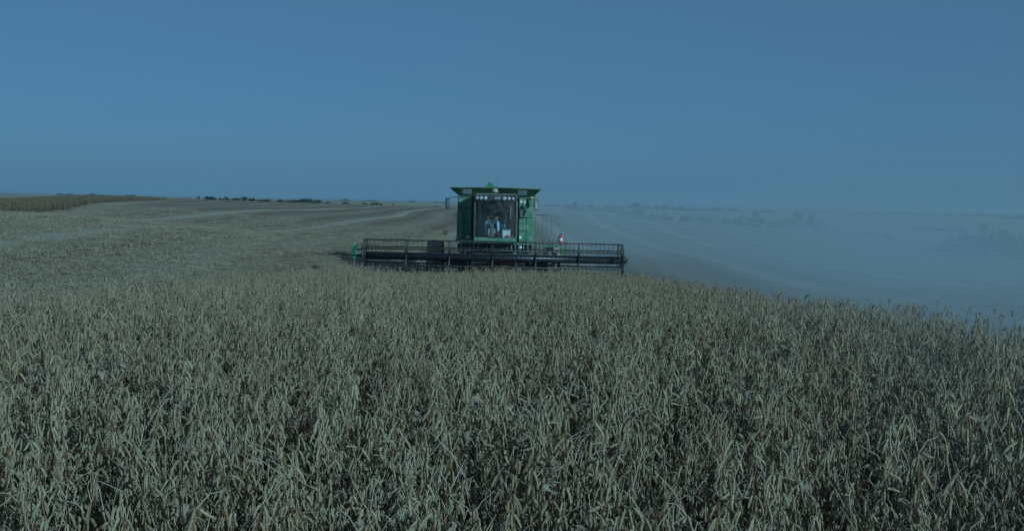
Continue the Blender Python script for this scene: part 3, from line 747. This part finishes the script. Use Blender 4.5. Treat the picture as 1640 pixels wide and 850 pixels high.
# green shield on the reel drive
sh = MB().prism([(-4.86, 1.80), (-4.84, 1.86), (-4.72, 1.87), (-4.70, 1.80), (-4.70, 1.36), (-4.74, 1.28), (-4.82, 1.27), (-4.88, 1.36)], 'y', -2.93, -2.72).build('drive_shield', GREEN_BRIGHT, hd, bevel=0.02)
MB().tube([(-4.72, -2.82, 1.60), (-4.52, -2.9, 1.62)], .03, 8).tube([(-4.72, -2.85, 1.40), (-4.46, -3.0, 1.43)], .05, 8).build('drive_shaft', BLACK, sh)
MB().lathe([(0.03, 4.46), (0.06, 4.50), (0.13, 4.56), (0.13, 4.66), (0.05, 4.69)], 'x', (0, -2.9, 1.44), 16).build('reel_bearing', BLACK, hd)
for x in (-4.55, 4.60): MB().tube([(x, -1.98, .90), (x, -2.5, 1.30), (x, -3.0, 1.43)], .045, 8).build('reel_arm', BLACK, hd)
MB().tube([(0.0, -1.98, .90), (0.02, -2.45, 1.26), (0.02, -2.75, 1.30)], .05, 8).build('reel_arm', BLACK, hd)

# -- reel
RX0, RX1, RYC, RZC, RR_ = -4.44, 4.49, -3.0, 1.42, 0.55
reel = MB().tube([(RX0, RYC, RZC), (RX1, RYC, RZC)], 0.135, 24).build('reel_tube', BLACK_GLOSS, CB, True)
bats = []
for k in range(6):
    an = math.radians(90 + 60 * k + 2); y, z = RYC + RR_ * math.cos(an), RZC + RR_ * math.sin(an)
    bt = MB().tube([(RX0, y, z), (RX1, y, z)], 0.024, 8).build('reel_bat', BLACK, reel, True); bats.append((y, z))
    tn = MB()
    for q in range(60):
        x = RX0 + .07 + q * .1500
        tn.tube([(x, y - .01, z - .015), (x, y - .03, z - .035), (x + rng.uniform(-.006, .006), y + .015, z - .245)], [.0085, .0075, .0045], 4)
        tn.box(x - .018, x + .018, y - .03, y + .01, z - .035, z + .02)
    tag(tn.build('tines', BLACK, reel), kind='stuff')
for k in range(7):
    x = RX0 + (RX1 - RX0) * k / 6
    sp_ = MB(); w_ = .012 if k in (0, 6) else .02
    sp_.lathe([(.138, -w_), (.20, -w_), (.20, w_), (.138, w_)], 'x', (x, RYC, RZC), 18)
    for i, (y, z) in enumerate(bats):
        d = Vector((0, y - RYC, z - RZC)).normalized(); n_v = Vector((0, -d.z, d.y)) * .028
        a_ = Vector((x, RYC, RZC)) + d * .15; b2 = Vector((x, y, z)) + d * .02; xx = Vector((w_, 0, 0))
        sp_.hexa([a_ - xx - n_v, a_ + xx - n_v, a_ + xx + n_v, a_ - xx + n_v, b2 - xx - n_v * .7, b2 + xx - n_v * .7, b2 + xx + n_v * .7, b2 - xx + n_v * .7])
    if k in (0, 6):
        pts = []
        for i in range(25):
            t = 2 * math.pi * i / 24; pts.append((x + .02, RYC + .54 * math.cos(t), RZC + .54 * math.sin(t)))
        sp_.tube(pts, .022, 6, cap=False)
        pts = [(x - (.10 if k == 6 else -.10), RYC + .50 * math.cos(2 * math.pi * i / 24), RZC + .04 + .50 * math.sin(2 * math.pi * i / 24)) for i in range(25)]
        sp_.tube(pts, .016, 6, cap=False)
    sp_.build('reel_spider', BLACK, reel)
# cut crop heaped on the header floor
hp = MB()
for k in range(2600):
    x = rng.uniform(-4.4, 4.4) if k % 2 else float(np.clip(rng.normal(.2, .9), -4, 4)); hgt = .30 + .90 * math.exp(-((x - .2) / 1.15) ** 2)
    y = rng.uniform(-2.95, -2.1); z = .2 + hgt * rng.random() ** .55 * (1 if y > -2.75 else .65)
    d = Vector(rng.normal(0, 1, 3) * (1, .5, .35)).normalized() * rng.uniform(.10, .28); c_ = Vector((x, y, z))
    hp.tube([c_ - d, c_ + d * .1 + Vector((0, 0, .02)), c_ + d], [.004, .007, .003], 4, int(rng.random() < .5), cap=False)
cut = hp.build('cut_crop', [M_STEM, M_POD], None); cut.location = (OX, OY, OZ)
tag(cut, 'cut soybean stalks heaped on the floor of the cutting header', 'straw', kind='stuff')

# -- fire extinguisher on the platform rail
fx = empty('fire_extinguisher', (OX + 2.50, OY + 0.30, OZ + 1.80))
tag(fx, 'red fire extinguisher with white label on the access platform', 'extinguisher')
MB().lathe([(.055, 0), (.072, .012), (.072, .29), (.055, .33), (.025, .35), (.025, .37)], 'z', (0, 0, 0), 18).build('cylinder_body', RED, fx, True)
MB().lathe([(.0735, .13), (.0735, .245)], 'z', (0, 0, 0), 18).build('paper_label', WHITE, fx, True)
MB().box(-.05, .02, -.012, .012, .37, .395).box(-.06, .03, -.01, .01, .41, .425).build('valve_handle', BLACK, fx)
MB().tube([(-.02, 0, .38), (-.075, 0, .36), (-.095, 0, .25), (-.09, 0, .10)], .011, 6).build('hose', BLACK, fx, True)

# -- white cooler and small things in the cab
cl = empty('cooler_box', (OX + .47, OY - .92, OZ + 2.068))
tag(cl, 'white cooler box standing behind the cab windscreen', 'cooler')
MB().hexa([(-.13, -.1, 0), (.13, -.1, 0), (.13, .12, 0), (-.13, .12, 0), (-.15, -.11, .25), (.15, -.11, .25), (.15, .13, .25), (-.15, .13, .25)]).build('box_body', WHITE, cl, bevel=0.015)
MB().box(-.16, .16, -.12, .14, .252, .30).build('lid', LIGHTGREY, cl, bevel=0.015)
rb = MB().lathe([(.02, 0), (.06, .02), (.065, .05), (.05, .09), (.01, .11)], 'z', (OX + .53, OY - 1.10, OZ + 2.068), 14).build('red_tin', RED, None, True)
tag(rb, 'small round red tin in front of the white cooler', 'tin')
yb = MB().lathe([(.035, 0), (.04, .02), (.04, .12), (.014, .16), (.014, .18)], 'z', (OX + .70, OY - 1.05, OZ + 2.068), 12).build('yellow_bottle', YELLOW, None, True)
tag(yb, 'small yellow bottle in the corner of the cab', 'bottle')

# -- driver
def driver():
    J = {'pelvis': (-.07, -.08, 2.60, .135, .11), 'waist': (-.07, -.07, 2.78, .13, .10), 'chest': (-.07, -.06, 2.95, .155, .11), 'neck0': (-.07, -.08, 3.06, .065, .06),
         'neck': (-.07, -.09, 3.11, .052, .052), 'chin': (-.07, -.115, 3.17, .068, .075), 'head': (-.07, -.105, 3.25, .078, .092), 'crown': (-.07, -.095, 3.325, .055, .065),
         'shl': (-.26, -.07, 3.00, .065, .065), 'ell': (-.36, -.25, 2.78, .05, .05), 'wrl': (-.25, -.56, 2.77, .034, .034), 'hal': (-.22, -.66, 2.77, .04, .022),
         'shr': (.12, -.07, 3.00, .065, .065), 'elr': (.23, -.25, 2.78, .05, .05), 'wrr': (.12, -.56, 2.77, .034, .034), 'har': (.09, -.66, 2.77, .04, .022),
         'hpl': (-.18, -.12, 2.58, .095, .09), 'knl': (-.28, -.58, 2.60, .066, .066), 'anl': (-.26, -.72, 2.18, .045, .045), 'fol': (-.27, -.88, 2.10, .04, .03),
         'hpr': (.04, -.12, 2.58, .095, .09), 'knr': (.15, -.58, 2.62, .066, .066), 'anr': (.17, -.74, 2.18, .045, .045), 'for': (.18, -.90, 2.10, .04, .03)}
    E = [('pelvis', 'waist'), ('waist', 'chest'), ('chest', 'neck0'), ('neck0', 'neck'), ('neck', 'chin'), ('chin', 'head'), ('head', 'crown'),
         ('chest', 'shl'), ('shl', 'ell'), ('ell', 'wrl'), ('wrl', 'hal'), ('chest', 'shr'), ('shr', 'elr'), ('elr', 'wrr'), ('wrr', 'har'),
         ('pelvis', 'hpl'), ('hpl', 'knl'), ('knl', 'anl'), ('anl', 'fol'), ('pelvis', 'hpr'), ('hpr', 'knr'), ('knr', 'anr'), ('anr', 'for')]
    for h_, s in (('hal', -1), ('har', 1)):
        hx, hy, hz = J[h_][:3]
        for q in range(4):
            J[h_ + 'f%d' % q] = (hx + (q - 1.5) * .019, hy - .045 - (.008 if q in (1, 2) else 0), hz - .005, .009, .009)
            J[h_ + 'g%d' % q] = (hx + (q - 1.5) * .019, hy - .055, hz - .045, .008, .008)
            E += [(h_, h_ + 'f%d' % q), (h_ + 'f%d' % q, h_ + 'g%d' % q)]
        J[h_ + 't'] = (hx - s * .045, hy - .01, hz - .02, .01, .01); E.append((h_, h_ + 't'))
    names = list(J); ix = {n: i for i, n in enumerate(names)}
    me = bpy.data.meshes.new('person'); me.from_pydata([J[n][:3] for n in names], [(ix[a], ix[b]) for a, b in E], [])
    o = bpy.data.objects.new('person', me); C.objects.link(o)
    sk = o.modifiers.new('skin', 'SKIN'); sk.use_smooth_shade = True
    o.modifiers.new('sub', 'SUBSURF').levels = 2; o.modifiers['sub'].render_levels = 2
    if not me.skin_vertices:
        bm = bmesh.new(); bm.from_mesh(me); bm.verts.layers.skin.verify(); bm.to_mesh(me); bm.free()
    for n, sv in zip(names, me.skin_vertices[0].data):
        sv.radius = J[n][3:]; sv.use_root = (n == 'pelvis')
    dg = bpy.context.evaluated_depsgraph_get(); dg.update()
    fm = bpy.data.meshes.new_from_object(o.evaluated_get(dg)); o.modifiers.clear(); o.data = fm
    shirt = plant_mat('dark checked shirt', (0.012, 0.015, 0.02), (0.045, 0.05, 0.055), trans=0, scale=30)
    jeans = plant_mat('blue jeans', (0.34, 0.44, 0.56), (0.46, 0.56, 0.66), trans=0, scale=12)
    skin = plant_mat('skin', (0.38, 0.22, 0.15), (0.43, 0.26, 0.18), trans=0, scale=8)
    boot = plant_mat('work boot', (0.05, 0.035, 0.025), (0.08, 0.06, 0.04), trans=0)
    fm.materials.clear()
    for m in (shirt, jeans, skin, boot): fm.materials.append(m)
    for p_ in fm.polygons:
        c = p_.center; p_.use_smooth = True
        if c.z > 3.085: p_.material_index = 2
        elif c.y < -.54 and c.z > 2.715: p_.material_index = 2
        elif c.z < 2.17: p_.material_index = 3
        elif c.z < 2.70 and not (c.y > -.5 and abs(c.x + .07) > .24 and c.z > 2.66): p_.material_index = 1
        else: p_.material_index = 0
    o.location = (OX, OY, OZ)
    cap = MB().lathe([(.094, 3.28), (.096, 3.31), (.085, 3.35), (.05, 3.375), (.005, 3.38)], 'z', (-.07, -.10, 0), 20)
    cap.hexa([(-.14, -.27, 3.275), (0, -.27, 3.275), (.01, -.17, 3.285), (-.15, -.17, 3.285), (-.14, -.27, 3.285), (0, -.27, 3.285), (.01, -.17, 3.30), (-.15, -.17, 3.30)])
    cap.build('cap', SEATM, o, True)
    for s in (-1, 1): MB().lathe([(.004, -.205), (.011, -.196), (.011, -.18)], 'y', (-.07 + s * .03, 0, 3.245), 8).build('eye', SEATM, o)
    MB().hexa([(-.085, -.22, 3.205), (-.055, -.22, 3.205), (-.055, -.17, 3.205), (-.085, -.17, 3.205), (-.076, -.195, 3.25), (-.064, -.195, 3.25), (-.064, -.17, 3.25), (-.076, -.17, 3.25)]).build('nose', skin, o)
    return o
dr = driver()
tag(dr, 'driver in dark shirt and blue jeans seated at the steering wheel', 'person')

# ------------------------------------------------------------------ stubble and chopped straw on the cut field
M_STRAW = plant_mat('chopped straw', (0.25, 0.203, 0.123), (0.39, 0.332, 0.22), trans=0.1)
stub_src = bpy.data.collections.new('stubble clumps')
for v in range(6):
    r = random.Random(900 + v); mb = MB()
    for k in range(9):
        x, y = r.uniform(-.3, .3), r.uniform(-.3, .3); h = r.uniform(.05, .14)
        mb.tube([(x, y, -.02), (x + r.uniform(-.03, .03), y + r.uniform(-.03, .03), h)], [.005, .004], 4, 0)
    for k in range(34):
        x, y, z = r.uniform(-.4, .4), r.uniform(-.4, .4), r.uniform(.005, .05); a_ = r.uniform(0, 6.28); l = r.uniform(.03, .085); e_ = r.uniform(-.25, .35)
        d = Vector((math.cos(a_), math.sin(a_) * 1.2, e_)) * l
        mb.tube([Vector((x, y, z)) - d, Vector((x, y, z + .015)), Vector((x, y, z)) + d], [.003, .0055, .003], 3, 1 + (k % 2), cap=False)
    for k in range(7):
        v_, f_ = LEAF_SH[k % 5]; M_ = Matrix.Translation((r.uniform(-.4, .4), r.uniform(-.4, .4), .02)) @ Euler((r.uniform(-.5, .5), r.uniform(-.5, .3), r.uniform(0, 6))).to_matrix().to_4x4()
        mb.add([M_ @ Vector(q) for q in v_], f_, 2)
    o = bpy.data.objects.new('stubble_%d' % v, mb.mesh('stubble', [M_STRAW, M_STRAW, M_STRAW])); stub_src.objects.link(o)
sx, sy = [], []
for x0, x1, y0, y1, st_ in ((-34, -5.3, 6, 46, .5), (-46, -5.3, 46, 95, .9), (3.9, 22, 4, 50, .55), (-5.3, 3.9, 52, 90, .8)):
    a_, b_ = jitter(x0, x1, y0, y1, st_); sx.append(a_); sy.append(b_)
sx, sy = np.concatenate(sx), np.concatenate(sy)
kp = (np.abs(sx) < .46 * sy + 3) & (signed(PATCH, sx, sy) < -.3) & ~((np.abs(sx - OX) < 1.8) & (sy > 41) & (sy < 53))
tri_ = np.abs(((sx + .9 * np.sin(sy * .043 + sx * .05) + .25 * np.sin(sy * .13) + 93.6) / 4.55) % 1 - .5)     # little stubble shows where the chaff lies
kp &= (tri_ > .13) | (rng.random(len(sx)) < np.where(sx > -11, .85, .30))
sx, sy = sx[kp], sy[kp]; m_ = len(sx)
stb = scatter('stubble', np.stack([sx, sy, ground_z(sx, sy)], 1), np.stack([np.zeros(m_), np.zeros(m_), rng.uniform(0, 6.28, m_)], 1), np.repeat(rng.uniform(.8, 1.25, m_)[:, None], 3, 1), rng.integers(0, 6, m_), stub_src)
tag(stb, 'short stubble and chopped straw littering the harvested field', 'stubble', kind='stuff')

# ------------------------------------------------------------------ uncut crop on the rise
M_FARCROP = plant_mat('uncut crop', (0.145, 0.11, 0.06), (0.24, 0.19, 0.11), trans=0.15, scale=14)
clump_src = bpy.data.collections.new('crop clumps')
for v in range(5):
    r = random.Random(300 + v); mb = MB()
    for k in range(16):
        x, y = r.uniform(-.5, .5), r.uniform(-.5, .5); h = r.uniform(.50, .86)
        tx, ty = x + r.uniform(-.08, .08), y + r.uniform(-.08, .08)
        mb.tube([(x, y, -.05), (tx, ty, h)], [.006, .002], 3, 0, cap=False)
        for q in range(16):
            t = r.uniform(.2, 1.0); c_ = Vector((x + (tx - x) * t, y + (ty - y) * t, h * t)); a_ = r.uniform(0, 6.28); l = r.uniform(.05, .10)
            d = Vector((math.cos(a_) * .35, math.sin(a_) * .35, -1)).normalized() * l; w_ = Vector((-math.sin(a_), math.cos(a_), 0)) * .016
            c_ = c_ + Vector((math.cos(a_), math.sin(a_), 0)) * .03
            mb.add([c_ - w_, c_ + w_, c_ + d * .6 + w_, c_ + d, c_ + d * .6 - w_], [(0, 1, 2, 3, 4)], 0)
    o = bpy.data.objects.new('clump_%d' % v, mb.mesh('clump', [M_FARCROP])); clump_src.objects.link(o)
a1, b1 = jitter(-90, -20, 30, 300, 0.62); s1 = signed(PATCH, a1, b1); k1 = (s1 > .1) & (s1 < 9) & (np.abs(a1) < .47 * b1 + 4)
a2, b2 = jitter(-150, -25, 50, 320, 1.5); s2 = signed(PATCH, a2, b2); k2 = (s2 >= 9) & (np.abs(a2) < .47 * b2 + 6)
px_, py_ = np.concatenate([a1[k1], a2[k2]]), np.concatenate([b1[k1], b2[k2]])
m_ = len(px_); ss = rng.uniform(.78, 1.08, m_) * np.interp(py_, [60, 110, 200], [.86, .76, .30]); wide = np.concatenate([np.full(k1.sum(), 1.0), np.full(k2.sum(), 1.9)])
uc = scatter('uncut_crop', np.stack([px_, py_, ground_z(px_, py_)], 1), np.stack([np.zeros(m_), np.zeros(m_), rng.uniform(0, 6.28, m_)], 1), np.stack([ss * wide, ss * wide, ss], 1), rng.integers(0, 5, m_), clump_src)
tag(uc, 'darker uncut crop standing on the rise beyond the stubble', 'crop', kind='stuff')

# ------------------------------------------------------------------ bushes and trees
def foliage_mat(name, c1, c2): return plant_mat(name, c1, c2, trans=0.2, scale=0.9)
F_OLIVE = foliage_mat('olive foliage', (0.045, 0.06, 0.02), (0.10, 0.115, 0.045))
F_GREEN = foliage_mat('green foliage', (0.05, 0.075, 0.02), (0.12, 0.14, 0.05))
F_RUST = foliage_mat('autumn foliage', (0.09, 0.055, 0.025), (0.15, 0.105, 0.05))
F_DARK = foliage_mat('dark foliage', (0.03, 0.042, 0.02), (0.065, 0.075, 0.035))
BARK = plant_mat('bark', (0.07, 0.055, 0.04), (0.13, 0.11, 0.08), trans=0, scale=6)

def crown_mesh(seed, nleaf, mat, size=1.0):
    """leaf faces gathered in uneven clumps; unit bush about 2 wide and 1 tall above the ground"""
    g = np.random.default_rng(seed)
    ncl = 26
    th = g.uniform(0, 6.283, ncl); rr = np.sqrt(g.random(ncl)) * .78; hh = g.uniform(.12, 1.0, ncl) * np.sqrt(np.clip(1 - (rr / .98) ** 2, .05, 1))
    cc = np.stack([rr * np.cos(th), rr * np.sin(th), hh * .86], 1); cr = g.uniform(.10, .26, ncl)
    which = g.choice(ncl, nleaf, p=cr ** 2 / (cr ** 2).sum())
    d = g.normal(0, 1, (nleaf, 3)); d /= np.linalg.norm(d, axis=1)[:, None]
    pos = cc[which] + d * (cr[which] * g.random(nleaf) ** .4)[:, None] * np.array([1.15, 1.15, .85])
    pos[:, 2] = np.maximum(pos[:, 2], .02)
    u = g.normal(0, 1, (nleaf, 3)); u /= np.linalg.norm(u, axis=1)[:, None]
    w = np.cross(u, d); w /= np.linalg.norm(w, axis=1)[:, None] + 1e-6
    s_ = (g.uniform(.018, .045, nleaf) * size)[:, None]
    V = np.stack([pos - u * s_, pos + w * s_ * .6, pos + u * s_, pos - w * s_ * .6], 1).reshape(-1, 3)
    return np_mesh('crown', V, np.arange(len(V)).reshape(-1, 4), [mat]), cc
def trunk_mesh(cc):
    mb = MB(); c0 = Vector((0, 0, -.06))
    mb.tube([c0, (0.01, 0, .12), (0.02, .02, .45)], [.045, .036, .02], 7)
    for p_ in cc[::2]:
        t = Vector(p_); m_ = Vector((t.x * .35, t.y * .35, t.z * .45 + .04)); mb.tube([(0, 0, .05), m_, t], [.022, .014, .005], 5)
    return mb.mesh('trunk', BARK, True)
BUSH = []
for i in range(5):
    cm, cc = crown_mesh(50 + i, 5200, F_OLIVE); BUSH.append((cm, trunk_mesh(cc)))
def bush(col, depth, w_px, h_px, mat, label, group, var, extra=0.0, name='bush'):
    """a bush that stands on the ground; sizes given in frame pixels at its own distance"""
    x = pix(col, 340, depth).x; s = depth / FPX; z = gz(x, depth)
    b = empty(name, (x, depth, z - .05), rz=(col * 1.7) % 6.28)
    # what a nearer crest hides is added below the part that shows
    hide = 0.0
    if extra:
        base = (EYE - z) / depth
        for d_ in np.linspace(60, depth, 60): hide = max(hide, (base - (EYE - gz(x * d_ / depth, d_)) / d_) * depth)
    W, H_ = w_px * s / 2 * 1.08, h_px * s + hide
    b.scale = (W, W, H_)
    tag(b, label, 'bush' if name == 'bush' else 'tree', group)
    for nm, me in (('crown', BUSH[var][0]), ('trunk', BUSH[var][1])):
        o = bpy.data.objects.new(nm, me); C.objects.link(o); o.parent = b
        if nm == 'crown':
            o.material_slots[0].link = 'OBJECT'; o.material_slots[0].material = mat
    return b
G1, G2, G3 = 'bushes along the field edge in the dust', 'bushes beyond the crest of the stubble field', 'tall bushes at the edge of the picture'
bush(1015, 338, 46, 25, F_GREEN, 'round green bush standing taller than the scrub just past the platform railing', G1, 0)
edge = [(997, 345, 20, 8), (1042, 335, 28, 11), (1068, 322, 32, 13), (1098, 308, 34, 14), (1128, 298, 28, 15), (1163, 284, 18, 13), (1188, 275, 34, 16), (1212, 268, 36, 24), (1240, 258, 30, 17),
        (1264, 250, 34, 22), (1286, 243, 46, 33), (1314, 232, 26, 19), (1340, 222, 22, 11), (1392, 205, 22, 10), (1424, 192, 22, 10)]
names_ = ['low dusty scrub touching the round green bush on its machine side', 'low dusty bush first beyond the round green bush', 'dusty bush second beyond the round green bush', 'dusty bush third beyond the round green bush', 'dusty bush fourth beyond the round green bush',
          'narrow bush opening the middle clump of dusty bushes', 'spreading low bush second in the middle dusty clump', 'rounded bush third in the middle dusty clump', 'lower bush in the dip of the middle dusty clump', 'bush leaning on the tallest of the middle dusty clump',
          'tallest wide bush of the middle dusty clump', 'bush just after the tallest of the middle dusty clump', 'small bush ending the middle dusty clump', 'lone small scrub between the middle clump and the tall thicket', 'lone scrub nearest before the tall thicket']
for i, ((c_, d_, w_, h_), nm) in enumerate(zip(edge, names_)): bush(c_, d_, w_, h_, (F_OLIVE, F_GREEN, F_OLIVE, F_DARK)[i % 4], nm, G1, (i * 2 + 1) % 5)
big = [(1497, 129, 26, 17), (1518, 127, 44, 28), (1548, 123, 50, 42), (1582, 119, 52, 54), (1606, 117, 48, 50), (1634, 113, 56, 54), (1672, 107, 60, 56)]
bn = ['low end bush of the tall thicket, beside the open stubble', 'second bush of the tall thicket, shoulder high', 'broad bush in the rising flank of the tall thicket', 'highest peaked bush of the tall thicket', 'dense bush just past the peak of the tall thicket', 'wide bush at the picture edge of the tall thicket', 'bush of the tall thicket cut off by the picture edge']
for i, ((c_, d_, w_, h_), nm) in enumerate(zip(big, bn)): bush(c_, d_, w_, h_, (F_DARK, F_OLIVE)[i % 2], nm, G3, (i + 2) % 5)
# behind the crest only their tops show
left = [(317, 290, 6, 6, F_DARK), (336, 300, 16, 8, F_DARK), (349, 300, 13, 8, F_DARK), (361, 305, 10, 7, F_OLIVE), (376, 310, 16, 8, F_OLIVE), (390, 310, 18, 8, F_DARK), (407, 312, 14, 7, F_DARK), (419, 315, 12, 6, F_OLIVE),
        (434, 300, 26, 5, F_RUST), (452, 305, 14, 7, F_OLIVE), (468, 300, 20, 5, F_RUST), (486, 300, 20, 9, F_OLIVE), (472, 560, 26, 6, F_DARK), (512, 560, 26, 6, F_DARK), (553, 560, 9, 5, F_DARK),
        (585, 480, 10, 3.5, F_OLIVE), (600, 480, 13, 5, F_OLIVE), (609, 475, 7, 5, F_DARK), (628, 480, 6, 3, F_OLIVE), (700, 520, 8, 3, F_OLIVE)]
ln = ['tiny lone bush on the crest beside the uncut crop', 'dark round bush first in the row on the crest', 'dark round bush second in the row on the crest', 'narrow olive bush third in the row on the crest', 'olive bush fourth in the row on the crest', 'wide dark bush fifth in the row on the crest',
      'dark bush sixth in the row on the crest', 'small olive bush closing the row on the crest', 'low rust coloured scrub after the crest row', 'olive bush between the two rust coloured scrubs', 'low rust coloured scrub beside the larger olive bush', 'larger olive bush at the end of the crest scrub',
      'bluish distant thicket behind the rust scrub', 'bluish distant thicket just past the crest scrub', 'far small tree clump on the skyline before the pale fields', 'first of three small olive bushes in the pale fields', 'second of three small olive bushes in the pale fields', 'small dark bush next to the olive ones in the pale fields', 'tiny olive bush alone in the pale fields', 'tiny bush in the pale field beside the cab mirror']
for i, ((c_, d_, w_, h_, m_), nm) in enumerate(zip(left, ln)): bush(c_, d_, w_ * 2.1, h_ * .85, m_, nm, G2, i % 5, extra=0.4)
# far rows of trees on the skyline read as one mass
def treeline():
    g = np.random.default_rng(5); V = []
    for c0, c1, depth, h in ((90, 118, 1700, 3), (135, 165, 1700, 3), (200, 222, 1500, 3), (545, 560, 2600, 5), (582, 604, 2600, 4), (650, 668, 2800, 3), (692, 712, 2600, 3), (868, 1010, 1900, 4.5), (905, 935, 800, 6), (940, 990, 900, 5), (1020, 1110, 1700, 7), (1110, 1190, 2200, 6), (1205, 1240, 1500, 5), (1310, 1335, 2000, 4), (1330, 1640, 2600, 5), (1600, 1660, 1400, 5), (1470, 1520, 420, 1.5), (1528, 1545, 400, 2.0)):
        n = int((c1 - c0) * 26)
        for k in range(n):
            c_ = g.uniform(c0, c1); d_ = depth * g.uniform(.97, 1.03); p_ = pix(c_, 330, d_); zb_ = float(p_.x) * 0
            hh = h * (0.55 + .45 * math.sin(c_ * .35) * math.sin(c_ * .13 + 1)) * math.sin(math.pi * min(max((c_ - c0) / (c1 - c0), .03), .97)) ** .4
            V.append((p_.x, d_, hh * g.random() ** .8, max(.5, depth / 1900 * .8) * g.uniform(.5, 1)))
    V = np.array(V); z = ground_z(V[:, 0], V[:, 1]) + V[:, 2]; s_ = V[:, 3]
    n = len(V); q = np.empty((n, 4, 3)); t = g.uniform(0, 3.14, n)
    for j, (a_, b_) in enumerate(((-1, -.6), (1, -.6), (.8, .7), (-.8, .7))):
        q[:, j, 0] = V[:, 0] + a_ * s_ * np.cos(t); q[:, j, 1] = V[:, 1] + a_ * s_ * np.sin(t); q[:, j, 2] = z + b_ * s_
    o = bpy.data.objects.new('treeline', np_mesh('treeline', q.reshape(-1, 3), np.arange(n * 4).reshape(-1, 4), [F_DARK])); C.objects.link(o)
    return tag(o, 'dark rows of far trees along the hazy skyline', 'treeline', kind='stuff')
treeline()

# ------------------------------------------------------------------ haze and harvest dust
def box_obj(name, lo, hi, mat):
    o = MB().box(lo[0], hi[0], lo[1], hi[1], lo[2], hi[2]).build(name, mat); return o
hm = bpy.data.materials.new('haze'); hm.use_nodes = True; nt = hm.node_tree; nt.nodes.clear()
pv = nt.nodes.new('ShaderNodeVolumePrincipled'); out = nt.nodes.new('ShaderNodeOutputMaterial'); nt.links.new(pv.outputs[0], out.inputs['Volume'])
pv.inputs['Color'].default_value = (0.49, 0.62, 0.74, 1); pv.inputs['Density'].default_value = 0.00016; pv.inputs['Anisotropy'].default_value = 0.0
zlo = float(gzv.min()) - 1.0; zhi = max(float(gzv.max()), 6.0) + 14.0
hz = box_obj('haze', (-9400, -9400, zlo), (9400, 9400, zhi), hm); tag(hz, kind='stuff')

dm = bpy.data.materials.new('harvest dust'); dm.use_nodes = True; nt = dm.node_tree; nt.nodes.clear()
pv = nt.nodes.new('ShaderNodeVolumePrincipled'); out = nt.nodes.new('ShaderNodeOutputMaterial'); nt.links.new(pv.outputs[0], out.inputs['Volume'])
pv.inputs['Color'].default_value = (0.66, 0.73, 0.77, 1); pv.inputs['Anisotropy'].default_value = 0.1
tc = nt.nodes.new('ShaderNodeNewGeometry').outputs['Position']; sp = nt.nodes.new('ShaderNodeSeparateXYZ'); nt.links.new(tc, sp.inputs[0])
X_, Y_, Z_ = sp.outputs
# thickest just downwind of the machine, thinning with height and with distance from it
top = math_n(nt, 'ADD', math_n(nt, 'MULTIPLY', Y_, 0.004), 2.2)
fz = ramp(nt, math_n(nt, 'SUBTRACT', Z_, top), 1.0, -2.6)
# wind carries it to the side: the plume opens towards +X
fx = ramp(nt, math_n(nt, 'SUBTRACT', X_, math_n(nt, 'MULTIPLY', math_n(nt, 'MULTIPLY', Y_, 0.115), ramp(nt, Y_, 54.0, 43.0))), 0.2, 4.5)
fy = math_n(nt, 'MULTIPLY', ramp(nt, Y_, -2.0, 8.0), math_n(nt, 'ADD', math_n(nt, 'ADD', ramp(nt, Y_, 115.0, 48.0, 0.0, 0.95), ramp(nt, Y_, 300.0, 190.0, 0.0, 0.30)), ramp(nt, Y_, 34.0, 7.0, 0.0, 1.1)))
fr_ = math_n(nt, 'MULTIPLY', ramp(nt, X_, 110.0, 60.0), ramp(nt, X_, 34.0, 10.0, 0.35, 1.0))
nz = ramp(nt, noise(nt, scaled(nt, tc, (0.05, 0.035, 0.16)), 1.0, 4, 0.6), 0.25, 0.75, 0.35, 1.5)
dens = math_n(nt, 'MULTIPLY', math_n(nt, 'MULTIPLY', fz, fx), math_n(nt, 'MULTIPLY', math_n(nt, 'MULTIPLY', fy, fr_), nz))
nt.links.new(math_n(nt, 'MULTIPLY', dens, 0.025), pv.inputs['Density'])
du = box_obj('dust_cloud', (0.3, 0.4, -9.0), (112.0, 302.0, 9.0), dm); tag(du, kind='stuff')
